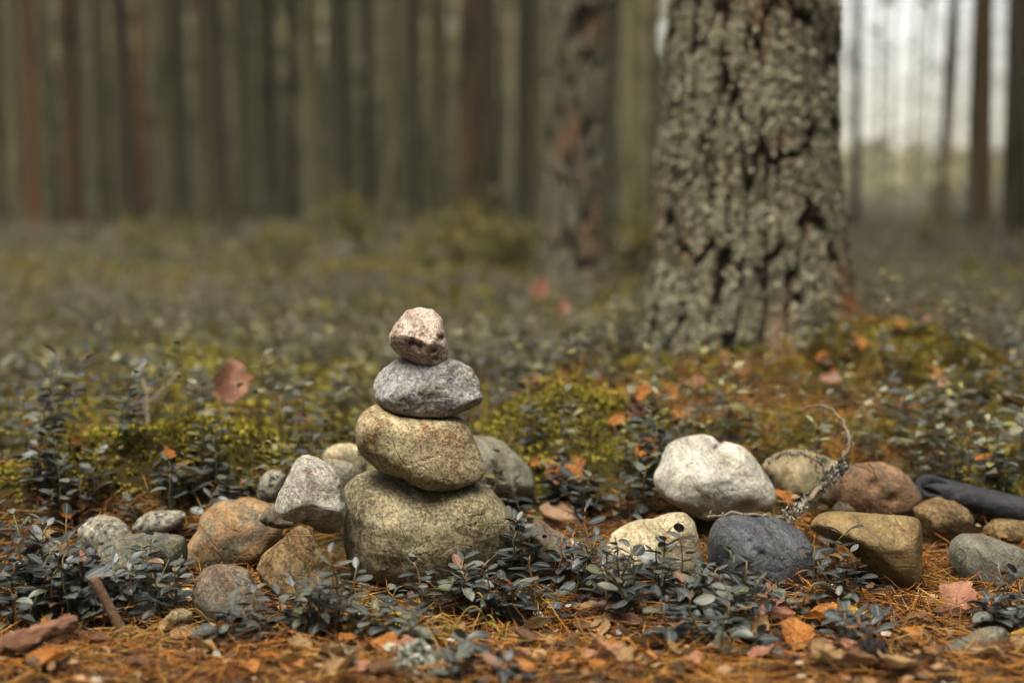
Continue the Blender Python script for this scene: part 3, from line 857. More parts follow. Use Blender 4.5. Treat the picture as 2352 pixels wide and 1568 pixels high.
def far_trunk_mesh(seed):
    """unit trunk: radius 1 at the foot, height 15 m, with a few dead limbs"""
    zs = np.concatenate([np.linspace(-0.3, 5, 60), np.linspace(5, 15, 24)[1:]])
    nth = 22
    th = np.arange(nth) / nth * 2 * math.pi
    TH, ZZ = [q.ravel() for q in np.meshgrid(th, zs)]
    p3 = np.stack([np.cos(TH), np.sin(TH), ZZ * 2.2], 1)
    r = (1 - 0.035 * ZZ) + 0.35 * np.exp(-np.maximum(ZZ, 0) / 0.18) + 0.09 * fbm(p3 * np.array([2.4, 2.4, 1.1]), 3, seed)
    plate = sstep(-0.35, 0.15, fbm(p3 * np.array([3, 3, 1.0]), 3, seed + 5))
    V = np.stack([np.cos(TH) * r, np.sin(TH) * r, ZZ], 1)
    ii, jj = np.meshgrid(np.arange(len(zs) - 1), np.arange(nth), indexing='ij')
    a, b = (ii * nth + jj).ravel(), (ii * nth + (jj + 1) % nth).ravel()
    F = np.stack([a, b, b + nth, a + nth], 1)
    parts = [(V, F, plate)]
    rr = np.random.default_rng(seed)
    for k in range(13):
        z = rr.uniform(3.2, 14)
        a = rr.uniform(0, 6.28)
        L = rr.uniform(3, 9)
        s = np.linspace(0, 1, 5)
        path = np.stack([np.cos(a) * (0.6 + L * s), np.sin(a) * (0.6 + L * s), z + (0.35 * s - 0.6 * s ** 2) * L * 0.09], 1)
        path[:, :2] += rr.normal(0, 0.12, (5, 2))
        v, f = tube(path, np.linspace(0.14, 0.03, 5), 5)
        parts.append((v, f, np.full(len(v), 0.9)))
    V, F, T = join(parts)
    return mesh_np('far_trunk', V, F, True, {'plate': T}, BARK['grey'])


TRUNKS = [far_trunk_mesh(s) for s in (3, 14, 27, 40)]
BARKWORD = {'dark': 'dark', 'grey': 'grey', 'pale': 'pale lichen-grey', 'orange': 'orange-barked', 'rust': 'dark rust-flecked', 'mixed': 'mottled'}


def far_tree(px, wpx, y, bark, label, group='pines in the forest behind', lean=0.0, k=0, cz=9.5):
    x = (px - CX) / FPX * y
    r = 0.5 * wpx / FPX * y * 0.82
    e = empty('pine_tree', (x, y, g1(x, y) - 0.02))
    e.rotation_euler = (0, lean, 0)
    tag(e, label, 'tree', group)
    tr = obj('trunk', TRUNKS[k % 4], e)
    tr.scale = (r, r, 1)
    tr.material_slots[0].link = 'OBJECT'
    tr.material_slots[0].material = BARK[bark]
    c = obj('crown', CROWNS[k % 3], e, (0, 0, cz))
    return e


SX = (1322 - CX) / FPX * 5.6
second = empty('pine_tree', (SX, 5.6, g1(SX, 5.6) - 0.02))
second.rotation_euler = (0, 0.012, 0)
tag(second, 'mottled pine trunk standing second behind the thick lichened pine', 'tree', 'pines in the forest behind')
R2 = 0.5 * 150 / FPX * 5.6


def R_second(z):
    z = np.asarray(z, float)
    return R2 * np.clip(1.02 - 0.03 * z, 0.3, 2) + 0.02 * np.exp(-np.maximum(z, 0) / 0.12)


zs2 = np.concatenate([np.linspace(-0.15, 1.6, 170), np.linspace(1.6, 15, 60)[1:]])
V2_, F2_, pl2, id2 = bark_mesh(R_second, zs2, 150, 57, cw=0.05, ch=0.22, depth=0.022)
M['bark_second'] = bark_material('bark_second', (0.015, 0.011, 0.007), (0.200, 0.081, 0.035), (0.062, 0.056, 0.037), (0.163, 0.150, 0.100), (0.450, 0.431, 0.312), 0.35)
tr2 = obj('trunk', mesh_np('second_trunk', V2_, F2_, True, {'plate': pl2}, M['bark_second']), second)
obj('crown', CROWNS[1], second, (0, 0, 9.0))
vis = np.where((V2_[:, 2] < 1.4) & (V2_[:, 1] < 0.04) & (pl2 > 0.5) & (fbm(V2_ * np.array([7, 7, 4]), 2, 91) > 0.05))[0]
keep = vis[rl.uniform(size=len(vis)) < 0.5]
nn = np.stack([V2_[keep, 0], V2_[keep, 1], np.zeros(len(keep))], 1)
nn /= np.linalg.norm(nn, axis=1)[:, None]
rot = np.stack([np.stack([-nn[:, 1], nn[:, 0], 0 * nn[:, 0]], 1), np.cross(nn, np.stack([-nn[:, 1], nn[:, 0], 0 * nn[:, 0]], 1)), nn], -1) @ rotz(rl.uniform(0, 6.28, len(keep)))
Vl, Fl, Tl = scatter(flake, ffl, V2_[keep] + nn * 0.002, rot, rl.uniform(0.004, 0.012, len(keep)), rl.uniform(0.2, 0.5, len(keep)))
tag(obj('lichen', mesh_np('second_lichen', Vl, Fl, False, {'tint': Tl}, M['lichen']), tr2), kind='stuff')
TREES = [  # px, width px, distance, bark, what sets it apart, lean
    (12, 34, 15, 'dark', 'dark slim pine trunk beside a pale trunk at the forest edge'), (48, 42, 17, 'pale', 'pale beige trunk between a dark and an orange-barked one'),
    (82, 34, 15, 'orange', 'thin orange-barked pine trunk'), (125, 46, 20, 'grey', 'grey pine trunk next to the thin orange-barked one'),
    (174, 60, 11.5, 'rust', 'dark rust-flecked pine trunk between two grey trunks'), (243, 50, 16, 'grey', 'grey trunk flanked by two dark rust-flecked trunks'),
    (302, 60, 12.5, 'dark', 'dark pine trunk touching an orange-edged trunk'), (334, 24, 14, 'orange', 'narrow orange strip of trunk tight behind a dark pine'),
    (402, 66, 15, 'grey', 'broad grey trunk between an orange strip and a dark pine'), (468, 22, 19, 'orange', 'very thin orange trunk standing in for the lit edge of a dark pine'),  # thin orange trunk puts the dark pine's lit edge into bark colour
    (505, 62, 12, 'dark', 'dark pine trunk standing apart in front of pale trunks'), (565, 50, 19, 'pale', 'pale trunk close behind the lone dark pine'),
    (620, 52, 18, 'grey', 'grey trunk in the row of pale trunks'), (672, 30, 20, 'dark', 'slim dark trunk among pale trunks'),
    (727, 60, 16, 'pale', 'broad pale trunk with greyer trunks on either side'), (800, 40, 21, 'grey', 'slender grey trunk above the yellowish shrub'),
    (846, 28, 24, 'dark', 'slim dark trunk behind the cairn'), (905, 58, 16, 'pale', 'broad pale trunk straight behind the cairn'),
    (958, 34, 21, 'grey', 'slender grey trunk between two broad pale trunks'), (1008, 52, 17, 'pale', 'pale trunk beside the rust-patched pine'),
    (1075, 74, 12, 'rust', 'rust-patched dark pine beside an almost black one'), (1130, 44, 11.5, 'dark', 'almost black trunk next to the rust-patched pine'),
    (1195, 44, 19, 'grey', 'olive-grey trunk beside the mottled second pine'), (1452, 66, 13, 'pale', 'pale broad trunk between the mottled pine and the thick lichened pine'),
    (1506, 28, 13, 'rust', 'thin rust-brown trunk hard against the thick lichened pine'),
    (1962, 26, 13, 'dark', 'slim dark trunk against the bright sky beside the thick pine'), (2012, 12, 30, 'grey', 'thin grey trunk under the bright sky gap'),
    (2086, 13, 32, 'grey', 'thin grey trunk before the brightest patch of sky'),
    (2040, 9, 24, 'dark', 'hair-thin dark trunk in the middle of the sky gap'), (2118, 11, 26, 'dark', 'hair-thin dark trunk next to the leaning one'), (2215, 16, 18, 'dark', 'thin dark trunk between the orange thread and the stout rust one'), (2300, 20, 17, 'dark', 'thin dark trunk between the two stout trunks'),
    (2146, 26, 12, 'dark', 'leaning slim dark trunk crossing the sky gap', 0.045), (2180, 14, 14, 'orange', 'thread-thin orange trunk beside the leaning one'),
    (2252, 56, 9.5, 'rust', 'stout dark trunk with reddish upper bark'), (2334, 66, 8.5, 'dark', 'stout nearly black trunk at the edge of the sky gap'),
]
for i, T_ in enumerate(TREES):
    far_tree(*T_[:5], lean=T_[5] if len(T_) > 5 else random.uniform(-0.022, 0.022), k=i)
rt = np.random.default_rng(5)
cnt = 0
while cnt < 52:
    y = rt.uniform(16, 36)
    px = rt.uniform(-250, 1480)
    w = rt.uniform(0.09, 0.20) * FPX / y
    bk = ['pale', 'grey', 'pale', 'dark', 'mixed'][rt.integers(5)]
    far_tree(px, w, y, bk, {'pale': 'pale trunk deep in the blurred pine forest', 'grey': 'grey trunk deep in the blurred pine forest', 'dark': 'dark trunk deep in the blurred pine forest',
                            'mixed': 'mottled trunk deep in the blurred pine forest'}[bk], {'pale': 'pale trunks deep in the forest', 'grey': 'grey trunks deep in the forest', 'dark': 'dark trunks deep in the forest', 'mixed': 'mottled trunks deep in the forest'}[bk],
             lean=rt.uniform(-0.03, 0.03), k=cnt, cz=rt.uniform(5.5, 9))
    cnt += 1

# the mass of the forest beyond
n = 950
az = rt.uniform(-0.62, 0.10, n)
dist = rt.uniform(34, 95, n)
post = np.stack([az * dist, dist, np.full(n, -0.3)], 1)
post2n = 8
az2 = rt.uniform(0.10, 0.62, post2n)
d2 = rt.uniform(40, 110, post2n)
post = np.concatenate([post, np.stack([az2 * d2, d2, np.full(post2n, -0.3)], 1)])
rings = 5
a6 = np.arange(6) / 6 * 2 * math.pi
pv = np.concatenate([np.stack([np.cos(a6) * r, np.sin(a6) * r, np.full(6, z)], 1) for r, z in zip(np.linspace(0.09, 0.05, rings), np.linspace(0, 13, rings))])
pf = np.array([[i * 6 + j, i * 6 + (j + 1) % 6, (i + 1) * 6 + (j + 1) % 6, (i + 1) * 6 + j] for i in range(rings - 1) for j in range(6)])
N_ = len(post)
Va, Fa, Ta = scatter(pv, pf, post, rotz(rt.uniform(0, 6.28, N_)) @ rotx(rt.normal(0, 0.03, N_)), rt.uniform(0.75, 1.3, N_), rt.uniform(0, 0.999, N_))
nb = 420                                                # unseen forest around the clearing, added to block low sky light
ab = rt.uniform(0.55, 2 * math.pi - 0.62, nb)
db = rt.uniform(9, 45, nb)
Vb, Fb, Tb = scatter(pv, pf, np.stack([np.sin(ab) * db, np.cos(ab) * db, np.full(nb, -0.3)], 1), rotz(ab) @ rotx(rt.normal(0, 0.012, nb)), rt.uniform(0.8, 1.3, nb), rt.uniform(0, 0.999, nb))
Va, Fa, Ta = join([(Va, Fa, Ta), (Vb, Fb, Tb)])
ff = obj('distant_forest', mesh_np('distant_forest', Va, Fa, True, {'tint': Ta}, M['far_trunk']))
tag(ff, 'blurred mass of pale trunks at the back of the forest, plus unseen ones added around the camera', kind='stuff')
card = np.array([[-0.5, 0, -0.15], [0.5, 0, -0.1], [0.35, 0, 0.25], [-0.4, 0, 0.2]])
cf = np.array([[0, 1, 2, 3]])
n = 20000
az = rt.uniform(-0.62, 0.105, n)
dist = rt.uniform(38, 100, n)
hh = np.where(rt.uniform(size=n) < 0.45, rt.uniform(0, 1, n) ** 1.5 * 4.0, rt.uniform(2, 12, n))
pos = np.stack([az * dist, dist, hh], 1)
n2 = 9000
az2 = rt.uniform(0.105, 0.62, n2)
d2 = rt.uniform(70, 130, n2)
hh2 = rt.uniform(0, 1, n2) ** 1.4 * 3.0
pos = np.concatenate([pos, np.stack([az2 * d2, d2, hh2], 1)])
n4 = 1300                                              # bare twigs against the sky gap
az4 = rt.uniform(0.20, 0.40, n4)
d4 = rt.uniform(22, 48, n4)
pos4 = np.stack([az4 * d4, d4, rt.uniform(0.3, 9, n4)], 1)
tw4 = scatter(card * np.array([1, 1, 0.07]), cf, pos4, rotz(rt.uniform(0, 6.28, n4)) @ roty(rt.normal(0, 0.6, n4)), rt.uniform(0.4, 1.2, n4), rt.uniform(0, 0.3, n4))
tag(obj('bare_twigs', mesh_np('bare_twigs', tw4[0], tw4[1], False, {'tint': tw4[2]}, M['stem'])), 'fine bare twigs crossing the bright sky gap', kind='stuff')
n3 = 34000  # unseen foliage around the camera, added to darken the stones' front faces
ab = rt.uniform(0.55, 2 * math.pi - 0.62, n3)
db = rt.uniform(8, 46, n3)
pos = np.concatenate([pos, np.stack([np.sin(ab) * db, np.cos(ab) * db, rt.uniform(0.3, 14, n3)], 1)])
N_ = len(pos)
Va, Fa, Ta = scatter(card, cf, pos, rotz(rt.uniform(0, 6.28, N_)) @ rotx(rt.uniform(-0.9, 0.9, N_)), rt.uniform(0.5, 1.3, N_), rt.uniform(0, 0.999, N_))
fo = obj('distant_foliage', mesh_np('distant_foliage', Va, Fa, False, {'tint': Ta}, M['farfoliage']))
tag(fo, 'hazy olive branches filling the gaps between far trunks, plus unseen ones added around the camera', kind='stuff')


# ------------------------------------------------------------------ shrubs
def shrub(px, y, w, h, label, seed):
    r = np.random.default_rng(seed)
    x = (px - CX) / FPX * y
    e = empty('shrub', (x, y, g1(x, y)))
    tag(e, label, 'shrub', 'yellow-green shrubs under the pines')
    parts = []
    pos = []
    for k in range(13):
        a = r.uniform(0, 6.28)
        L = h * r.uniform(0.25, 1.0)
        s = np.linspace(0, 1, 6)
        rad = w * 0.75 * r.uniform(0.2, 1)
        path = np.stack([np.cos(a) * rad * s ** 1.2, np.sin(a) * rad * s ** 1.2, L * s], 1)
        v, f = tube(path, np.linspace(0.005, 0.002, 6), 4)
        parts.append((v, f, np.full(len(v), 0.3)))
        q = path[r.integers(1, 6, 55)] + r.normal(0, 0.055, (55, 3))
        q[:, 2] = np.abs(q[:, 2])
        pos.append(q)
    V, F, T = join(parts)
    obj('stems', mesh_np('shrub_stems', V, F, True, {'tint': T}, M['stem']), e)
    pos = np.concatenate(pos)
    n = len(pos)
    V, F, T = scatter(card * np.array([1, 1, 1.6]), cf, pos, rotz(r.uniform(0, 6.28, n)) @ rotx(r.uniform(-1.3, 1.3, n)), r.uniform(0.02, 0.045, n), r.uniform(0, 0.999, n))
    obj('foliage', mesh_np('shrub_foliage', V, F, False, {'tint': T}, M['shrub']), e)


for i, (px, y, w, h, lab) in enumerate([(800, 9.0, 0.35, 0.42, 'yellow-green shrub below the pale trunks'), (1010, 7.5, 0.55, 0.30, 'low spreading olive shrub behind the cairn'),
                                        (1180, 7.0, 0.60, 0.33, 'olive shrub at the foot of the rust-patched pine'), (1468, 6.5, 0.16, 0.30, 'yellow-green shrub beside the thick lichened pine'),
                                        (640, 8.0, 0.4, 0.25, 'low olive shrub under the lone dark pine'), (2150, 10.0, 0.18, 0.22, 'small golden shrub below the sky gap'),
                                        (330, 8.5, 0.5, 0.22, 'low olive shrub below the broad grey trunk')]):
    shrub(px, y, w, h, lab, 100 + i)


# ------------------------------------------------------------------ lingonberry
def leaf_grid(nl, nw, fold=0.16, droop=0.18, width=0.52):
    """unit leaf lying along +Y, face up"""
    V = []
    for i in range(nl + 1):
        s = i / nl
        hw = width * 0.5 * (math.sin(math.pi * min(1, s ** 1.05)) ** 0.55 if 0 < s < 1 else 0.05)
        for j in range(nw + 1):
            q = j / nw * 2 - 1
            V.append((hw * q, s, fold * hw * 2 * abs(q) ** 1.3 - droop * s * s - 0.10 * hw * q ** 4 * 2))
    F = []
    for i in range(nl):
        for j in range(nw):
            a = i * (nw + 1) + j
            F.append((a, a + 1, a + nw + 2, a + nw + 1))
    return np.array(V), np.array(F)


LEAF_HI = []
for fo_, dr, wd in ((0.18, 0.16, 0.56), (0.28, 0.30, 0.52), (0.08, 0.05, 0.62), (0.22, -0.06, 0.52)):
    v, f = leaf_grid(7, 4, fo_, dr, wd)
    LEAF_HI.append(mesh_np('lingonberry_leaf', v, f, True, {'mid': np.tile([0, 0.5, 1, 0.5, 0], 8)}, M['lingon']))
LV, LF = leaf_grid(4, 2, 0.2, 0.15, 0.56)
LV2, LF2 = leaf_grid(2, 1, 0.0, 0.12, 0.6)


def plant_skeleton(r, h, dense=1.0):
    """stem path and leaf frames (pos, 3x3, size)"""
    lean = r.uniform(0, 0.45)
    a = r.uniform(0, 6.28)
    s = np.linspace(0, 1, 7)
    path = np.stack([np.cos(a) * lean * h * s ** 1.6, np.sin(a) * lean * h * s ** 1.6, h * s * (1 - 0.12 * lean)], 1)
    path[1:-1] += r.normal(0, h * 0.02, (5, 3))
    n = int((7 + h * 110) * dense)
    psz = r.uniform(0.75, 1.15)
    leaves = []
    ph = r.uniform(0, 6.28)
    for i in range(n):
        t = 0.22 + 0.78 * (i + 0.5) / n
        t = min(1.0, t + r.uniform(-0.03, 0.03))
        k = t * 6
        i0 = min(5, int(k))
        p = path[i0] + (path[i0 + 1] - path[i0]) * (k - i0)
        ph += 2.4 + r.uniform(-0.35, 0.35)
        el = r.uniform(-0.15, 0.45) + 0.45 * max(0, t - 0.75) / 0.25
        size = r.uniform(0.013, 0.0245) * psz * (1.0 if t < 0.85 else 0.78)
        R = rotz(ph) @ rotx(el) @ roty(r.normal(0, 0.25))
        off = R @ np.array([0, 0.003, 0])
        leaves.append((p + off, R, size))
    return path, leaves


def plant_mesh_parts(r, h, lv, lf, dense=1.0, sides=4):
    path, leaves = plant_skeleton(r, h, dense)
    sv, sf = tube(path, np.linspace(0.0011, 0.0006, 7), sides)
    pos = np.array([l[0] for l in leaves])
    rot = np.array([l[1] for l in leaves])
    sc = np.array([l[2] for l in leaves])
    v, f, t_ = scatter(lv, lf, pos, rot, sc, r.uniform(0, 0.999, len(pos)))
    return sv, sf, v, f, t_


def full_plant(x, y, h, r, label, group, nodens=1.0):
    e = empty('lingonberry_sprig', (x, y, g1(x, y) - 0.002))
    tag(e, label, 'plant', group)
    path, leaves = plant_skeleton(r, h, nodens)
    sv, sf = tube(path, np.linspace(0.0012, 0.0007, 7), 5)
    obj('stem', mesh_np('sprig_stem', sv, sf, True, {'tint': np.full(len(sv), r.uniform(0, 0.9))}, M['stem']), e)
    for p, R, s in leaves:
        l = bpy.data.objects.new('leaf', LEAF_HI[r.integers(4)])
        COL.objects.link(l)
        l.parent = e
        l.matrix_local = Matrix.Translation(p) @ Matrix(R.tolist()).to_4x4() @ Matrix.Scale(float(s), 4)


PLANT_XY = []
CLUSTERS = [  # base px, py, count, spread px, heights, label
    (1212, 1345, 5, 38, 0.075, 0.10, 'tall lingonberry sprig at the side of the cairn boulder'),
    (1060, 1405, 6, 80, 0.035, 0.06, 'low lingonberry sprig in front of the cairn boulder'),
    (705, 1455, 6, 70, 0.045, 0.08, 'lingonberry sprig in front of the brown triangular stone'),
    (530, 1465, 4, 60, 0.03, 0.05, 'lingonberry sprig before the dark reddish-grey stone'),
    (50, 1420, 13, 85, 0.06, 0.105, 'dark lingonberry sprig over the pale half-hidden stone'),
    (200, 1420, 9, 80, 0.035, 0.065, 'lingonberry sprig beside the thin leaning stick'),
    (345, 1400, 10, 95, 0.035, 0.07, 'lingonberry sprig in front of the broad flat brown-grey stone'),
    (1460, 1410, 11, 105, 0.05, 0.085, 'lingonberry sprig in front of the cream angular stone'),
    (1345, 1370, 4, 45, 0.06, 0.09, 'lingonberry sprig between the grey-pink wedge stone and the cream stone'),
    (1670, 1480, 8, 85, 0.035, 0.062, 'lingonberry sprig in front of the dark blue-grey boulder'),
    (1770, 1410, 4, 60, 0.04, 0.07, 'low lingonberry sprig at the foot of the dark blue-grey boulder'),
    (1950, 1385, 2, 22, 0.05, 0.06, 'lingonberry sprig in the hollow of the ochre stone'),
    (1890, 1345, 1, 10, 0.06, 0.07, 'single lingonberry sprig beside the ochre wedge stone'),
    (1960, 1475, 4, 60, 0.03, 0.05, 'short lingonberry sprig in the litter before the ochre stone'),
    (2310, 1450, 7, 70, 0.03, 0.055, 'lingonberry sprig in front of the ash-grey stone'),
    (885, 1455, 6, 100, 0.02, 0.045, 'short lingonberry sprig in the mossy litter below the cairn'),
    (1150, 1560, 3, 90, 0.012, 0.03, 'tiny lingonberry sprig in the open needle litter'),
    (420, 1195, 5, 120, 0.05, 0.07, 'lingonberry sprig between the moss cushion and the stones'),
    (120, 1180, 6, 110, 0.05, 0.08, 'lingonberry sprig on the shaded moss bank behind the speckled stone'),
    (560, 1175, 3, 50, 0.03, 0.05, 'lingonberry sprig behind the salmon-orange stone'),
    (1580, 1415, 5, 60, 0.03, 0.06, 'lingonberry sprig between the cream stone and the dark blue-grey boulder'),
    (1130, 1420, 5, 70, 0.03, 0.055, 'lingonberry sprig in the grass below the cairn boulder'),
    (1390, 1205, 4, 60, 0.04, 0.07, 'lingonberry sprig behind the cream angular stone'),
    (1270, 1160, 4, 50, 0.05, 0.07, 'lingonberry sprig beside the smooth grey boulder'),
]
rp = np.random.default_rng(77)
for px, py, n, sp, h0, h1, lab in CLUSTERS:
    n = int(math.ceil(n * 1.6)) if n > 1 else n
    made = tries = 0
    while made < n and tries < n * 30:
        tries += 1
        q = ground_at(px + rp.normal(0, 0.75) * sp, py + rp.uniform(-0.45, 0.45) * sp)
        if blocked(q.x, q.y, 0.003):
            continue
        full_plant(q.x, q.y, rp.uniform(h0 * 0.75, h1 * 1.05), rp, lab, lab.replace('lingonberry sprig', 'lingonberry sprigs', 1), 1.0)
        PLANT_XY.append((q.x, q.y))
        made += 1

# single sprigs behind the stones, stem and foliage
VAR = []
for k in range(8):
    sv, sf, v, f, t_ = plant_mesh_parts(rp, 0.055 + 0.008 * k, LV, LF)
    VAR.append((mesh_np('sprig_stem_b', sv, sf, True, {'tint': np.full(len(sv), 0.3)}, M['stem']), mesh_np('sprig_foliage', v, f, True, {'tint': t_}, M['lingon'])))


def moss_field(x, y):
    m = np.zeros_like(x)
    for mx, my, rx, ry, h in MOSS_MOUNDS:
        m = np.maximum(m, np.exp(-(((x - mx) / (rx * 1.1)) ** 2 + ((y - my) / (ry * 1.1)) ** 2) ** 1.5))
    return m


def slope_field(x, y):
    return np.exp(-(((x - 0.33) / 0.2) ** 2 + ((y - 2.12) / 0.26) ** 2))


made = 0
ZONES = [(-0.9, -0.42, 'sprig in the dense undergrowth at the dark edge of the clearing'), (-0.42, -0.12, 'sprig in the undergrowth behind the leaning stone and moss cushion'),
         (-0.12, 0.16, 'sprig in the undergrowth right behind the cairn'), (0.16, 0.62, 'sprig on the slope between the white stone and the thick pine'), (0.62, 1.3, 'sprig on the mossy bank behind the charred log')]
tries = 0
while made < 120 and tries < 9000:
    tries += 1
    y = rp.uniform(1.62, 2.4)
    x = rp.uniform(-0.40, 0.40) * y
    if blocked(x, y, 0.008):
        continue
    xa, ya = np.array([x]), np.array([y])
    if rp.uniform() < 0.75 * moss_field(xa, ya)[0] + 0.75 * slope_field(xa, ya)[0]:
        continue
    zone = next((z for z in ZONES if z[0] <= x / y * 2.0 < z[1]), ZONES[2])
    e = empty('lingonberry_sprig', (x, y, g1(x, y) - 0.002))
    tag(e, 'lingonberry ' + zone[2], 'plant', 'lingonberry sprigs: ' + zone[2][6:])
    e.rotation_euler = (0, 0, rp.uniform(0, 6.28))
    s = rp.uniform(0.75, 1.15)
    e.scale = (s, s, s)
    a, b = VAR[rp.integers(8)]
    obj('stem', a, e)
    obj('foliage', b, e)
    PLANT_XY.append((x, y))
    made += 1

# the carpet beyond, past counting
parts_leaf, parts_stem = [], []


def carpet(ymin, ymax, dens, lv, lf, hscale, dense, stem_sides, half=0.40, r=np.random.default_rng(9), size=1.0):
    area = half * (ymax ** 2 - ymin ** 2)
    n = int(area * dens)
    y = np.sqrt(r.uniform(ymin ** 2, ymax ** 2, n))
    x = r.uniform(-half, half, n) * y
    ok = ~blocked_np(x, y, 0.01)
    pt = fbm(np.stack([x, y, 0 * x], 1) * 3.0, 3, 21)
    ok &= r.uniform(size=n) > 0.8 * moss_field(x, y) + 0.5 * slope_field(x, y) + 0.75 * sstep(0.08, 0.34, pt)
    x, y = x[ok], y[ok]
    z = G(x, y)
    which = r.integers(6, size=len(x))
    for k in range(6):
        sv, sf, v, f, t_ = plant_mesh_parts(r, hscale * (0.7 + 0.1 * k), lv, lf, dense, stem_sides or 3)
        sel = which == k
        pos = np.stack([x[sel], y[sel], z[sel]], 1)
        m = len(pos)
        rot = rotz(r.uniform(0, 6.28, m))
        sc = r.uniform(0.8, 1.2, m) * size
        a = scatter(v, f, pos, rot, sc, r.uniform(0, 0.25, m), t_ * 0.74)
        parts_leaf.append(a)
        if stem_sides:
            parts_stem.append(scatter(sv, sf, pos, rot, sc, r.uniform(0, 0.9, m)))


carpet(1.63, 3.0, 540, LV, LF, 0.085, 1.0, 3, half=0.50)
V, F, T = join(parts_leaf)
tag(obj('undergrowth', mesh_np('undergrowth', V, F, True, {'tint': T}, M['carpet'])), 'grey-green lingonberry carpet right behind the stones', kind='stuff')
parts_leaf.clear()
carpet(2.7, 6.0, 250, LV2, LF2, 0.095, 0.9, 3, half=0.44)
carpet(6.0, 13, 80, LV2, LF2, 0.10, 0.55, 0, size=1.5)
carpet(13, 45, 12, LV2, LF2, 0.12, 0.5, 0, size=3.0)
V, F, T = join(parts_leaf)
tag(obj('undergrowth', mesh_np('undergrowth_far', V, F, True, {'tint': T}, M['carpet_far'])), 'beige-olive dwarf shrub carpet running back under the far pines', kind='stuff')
V, F, T = join(parts_stem)
tag(obj('undergrowth_stems', mesh_np('undergrowth_stems', V, F, True, {'tint': T}, M['stem'])), 'thin stems of the lingonberry carpet', kind='stuff')

# ------------------------------------------------------------------ moss
rm = np.random.default_rng(15)
tv, tf = [], []
for k in range(9):
    a, el, L = rm.uniform(0, 6.28), rm.uniform(0.5, 1.4), rm.uniform(0.6, 1.0)
    d = np.array([math.cos(a) * math.cos(el), math.sin(a) * math.cos(el), math.sin(el)]) * L
    sd = np.array([-math.sin(a), math.cos(a), 0]) * 0.16
    o = len(tv)
    tv += [0.15 * d - sd * 0.4, 0.15 * d + sd * 0.4, 0.6 * d + sd + np.array([0, 0, 0.06]), 0.6 * d - sd + np.array([0, 0, 0.06]), d * 1.0 - np.array([0, 0, 0.12])]
    tf += [(o, o + 1, o + 2), (o, o + 2, o + 3), (o + 3, o + 2, o + 4)]
TV, TF = np.array(tv), np.array(tf)
parts = []
for mx, my, rx, ry, h in MOSS_MOUNDS:
    n = int(rx * ry * math.pi * 1.7 * 30000)
    a, q = rm.uniform(0, 6.28, n), np.sqrt(rm.uniform(0, 1, n)) * 1.35
    x, y = mx + rx * q * np.cos(a), my + ry * q * np.sin(a)
    ok = ~blocked_np(x, y, -0.005) & (rm.uniform(size=n) < 1.25 - 0.7 * q)
    x, y = x[ok], y[ok]
    pos = np.stack([x, y, G(x, y)], 1)
    m = len(pos)
    base = 0.35 + 0.3 * fbm(pos * 12, 2, 8)
    parts.append(scatter(TV, TF, pos, rotz(rm.uniform(0, 6.28, m)) @ rotx(rm.normal(0, 0.3, m)), rm.uniform(0.0045, 0.009, m), np.clip(base + rm.normal(0, 0.12, m), 0, 0.98)))
# moss between the sprigs
for (y0, y1, dens, size) in ((1.72, 2.5, 4600, 0.0105), (2.5, 3.4, 2100, 0.018), (3.4, 7.5, 360, 0.038)):
    n = int(0.46 * (y1 ** 2 - y0 ** 2) * dens)
    y = np.sqrt(rm.uniform(y0 ** 2, y1 ** 2, n))
    x = rm.uniform(-0.46, 0.46, n) * y
    q = np.stack([x, y, 0 * x], 1)
    ok = ~blocked_np(x, y, 0) & (fbm(q * 3.0, 3, 21) + 0.2 * rm.normal(size=n) > 0.02) & (rm.uniform(size=n) > 0.3 * slope_field(x, y))
    q = q[ok]
    q[:, 2] = G(q[:, 0], q[:, 1]) + 0.028 * sstep(0.0, 0.35, fbm(q * np.array([3.0, 3.0, 0]), 3, 21))
    m = len(q)
    parts.append(scatter(TV, TF, q, rotz(rm.uniform(0, 6.28, m)) @ rotx(rm.normal(0, 0.3, m)), rm.uniform(0.7, 1.3, m) * size, np.clip(0.33 + 0.25 * fbm(q * 5, 2, 5) + rm.normal(0, 0.12, m), 0, 0.98)))
# small front tufts
for px, py, rad in ((940, 1440, 0.035), (1235, 1385, 0.022), (2135, 1325, 0.012), (1320, 1480, 0.02), (1700, 1430, 0.02), (840, 1400, 0.02), (990, 1470, 0.02), (2260, 1120, 0.06), (2180, 1020, 0.07), (1260, 1090, 0.04), (640, 1110, 0.04)):
    c = ground_at(px, py)
    n = int(rad * rad * 3.14 * 45000)
    x, y = c.x + rm.normal(0, rad * 0.6, n), c.y + rm.normal(0, rad * 0.6, n)
    ok = ~blocked_np(x, y, 0)
    pos = np.stack([x[ok], y[ok], G(x[ok], y[ok])], 1)
    m = len(pos)
    parts.append(scatter(TV, TF, pos, rotz(rm.uniform(0, 6.28, m)) @ rotx(rm.normal(0, 0.35, m)), rm.uniform(0.005, 0.010, m), np.clip(0.3 + rm.normal(0, 0.15, m), 0, 0.98)))
V, F, T = join(parts)
tag(obj('moss', mesh_np('moss', V, F, False, {'tint': T}, M['moss'])), 'yellow-green feather moss in cushions and between the sprigs', kind='stuff')

# ------------------------------------------------------------------ needle litter
rn = np.random.default_rng(23)


def needle_proto(bend):
    s = np.linspace(-0.5, 0.5, 5)
    path = np.stack([s, bend * (s * s - 0.25), 0.0 * s], 1)
    return tube(path, np.array([0.007, 0.011, 0.012, 0.011, 0.004]), 3, cap=False)


NP_ = [needle_proto(b) for b in (0.0, 0.12, -0.15, 0.3)]


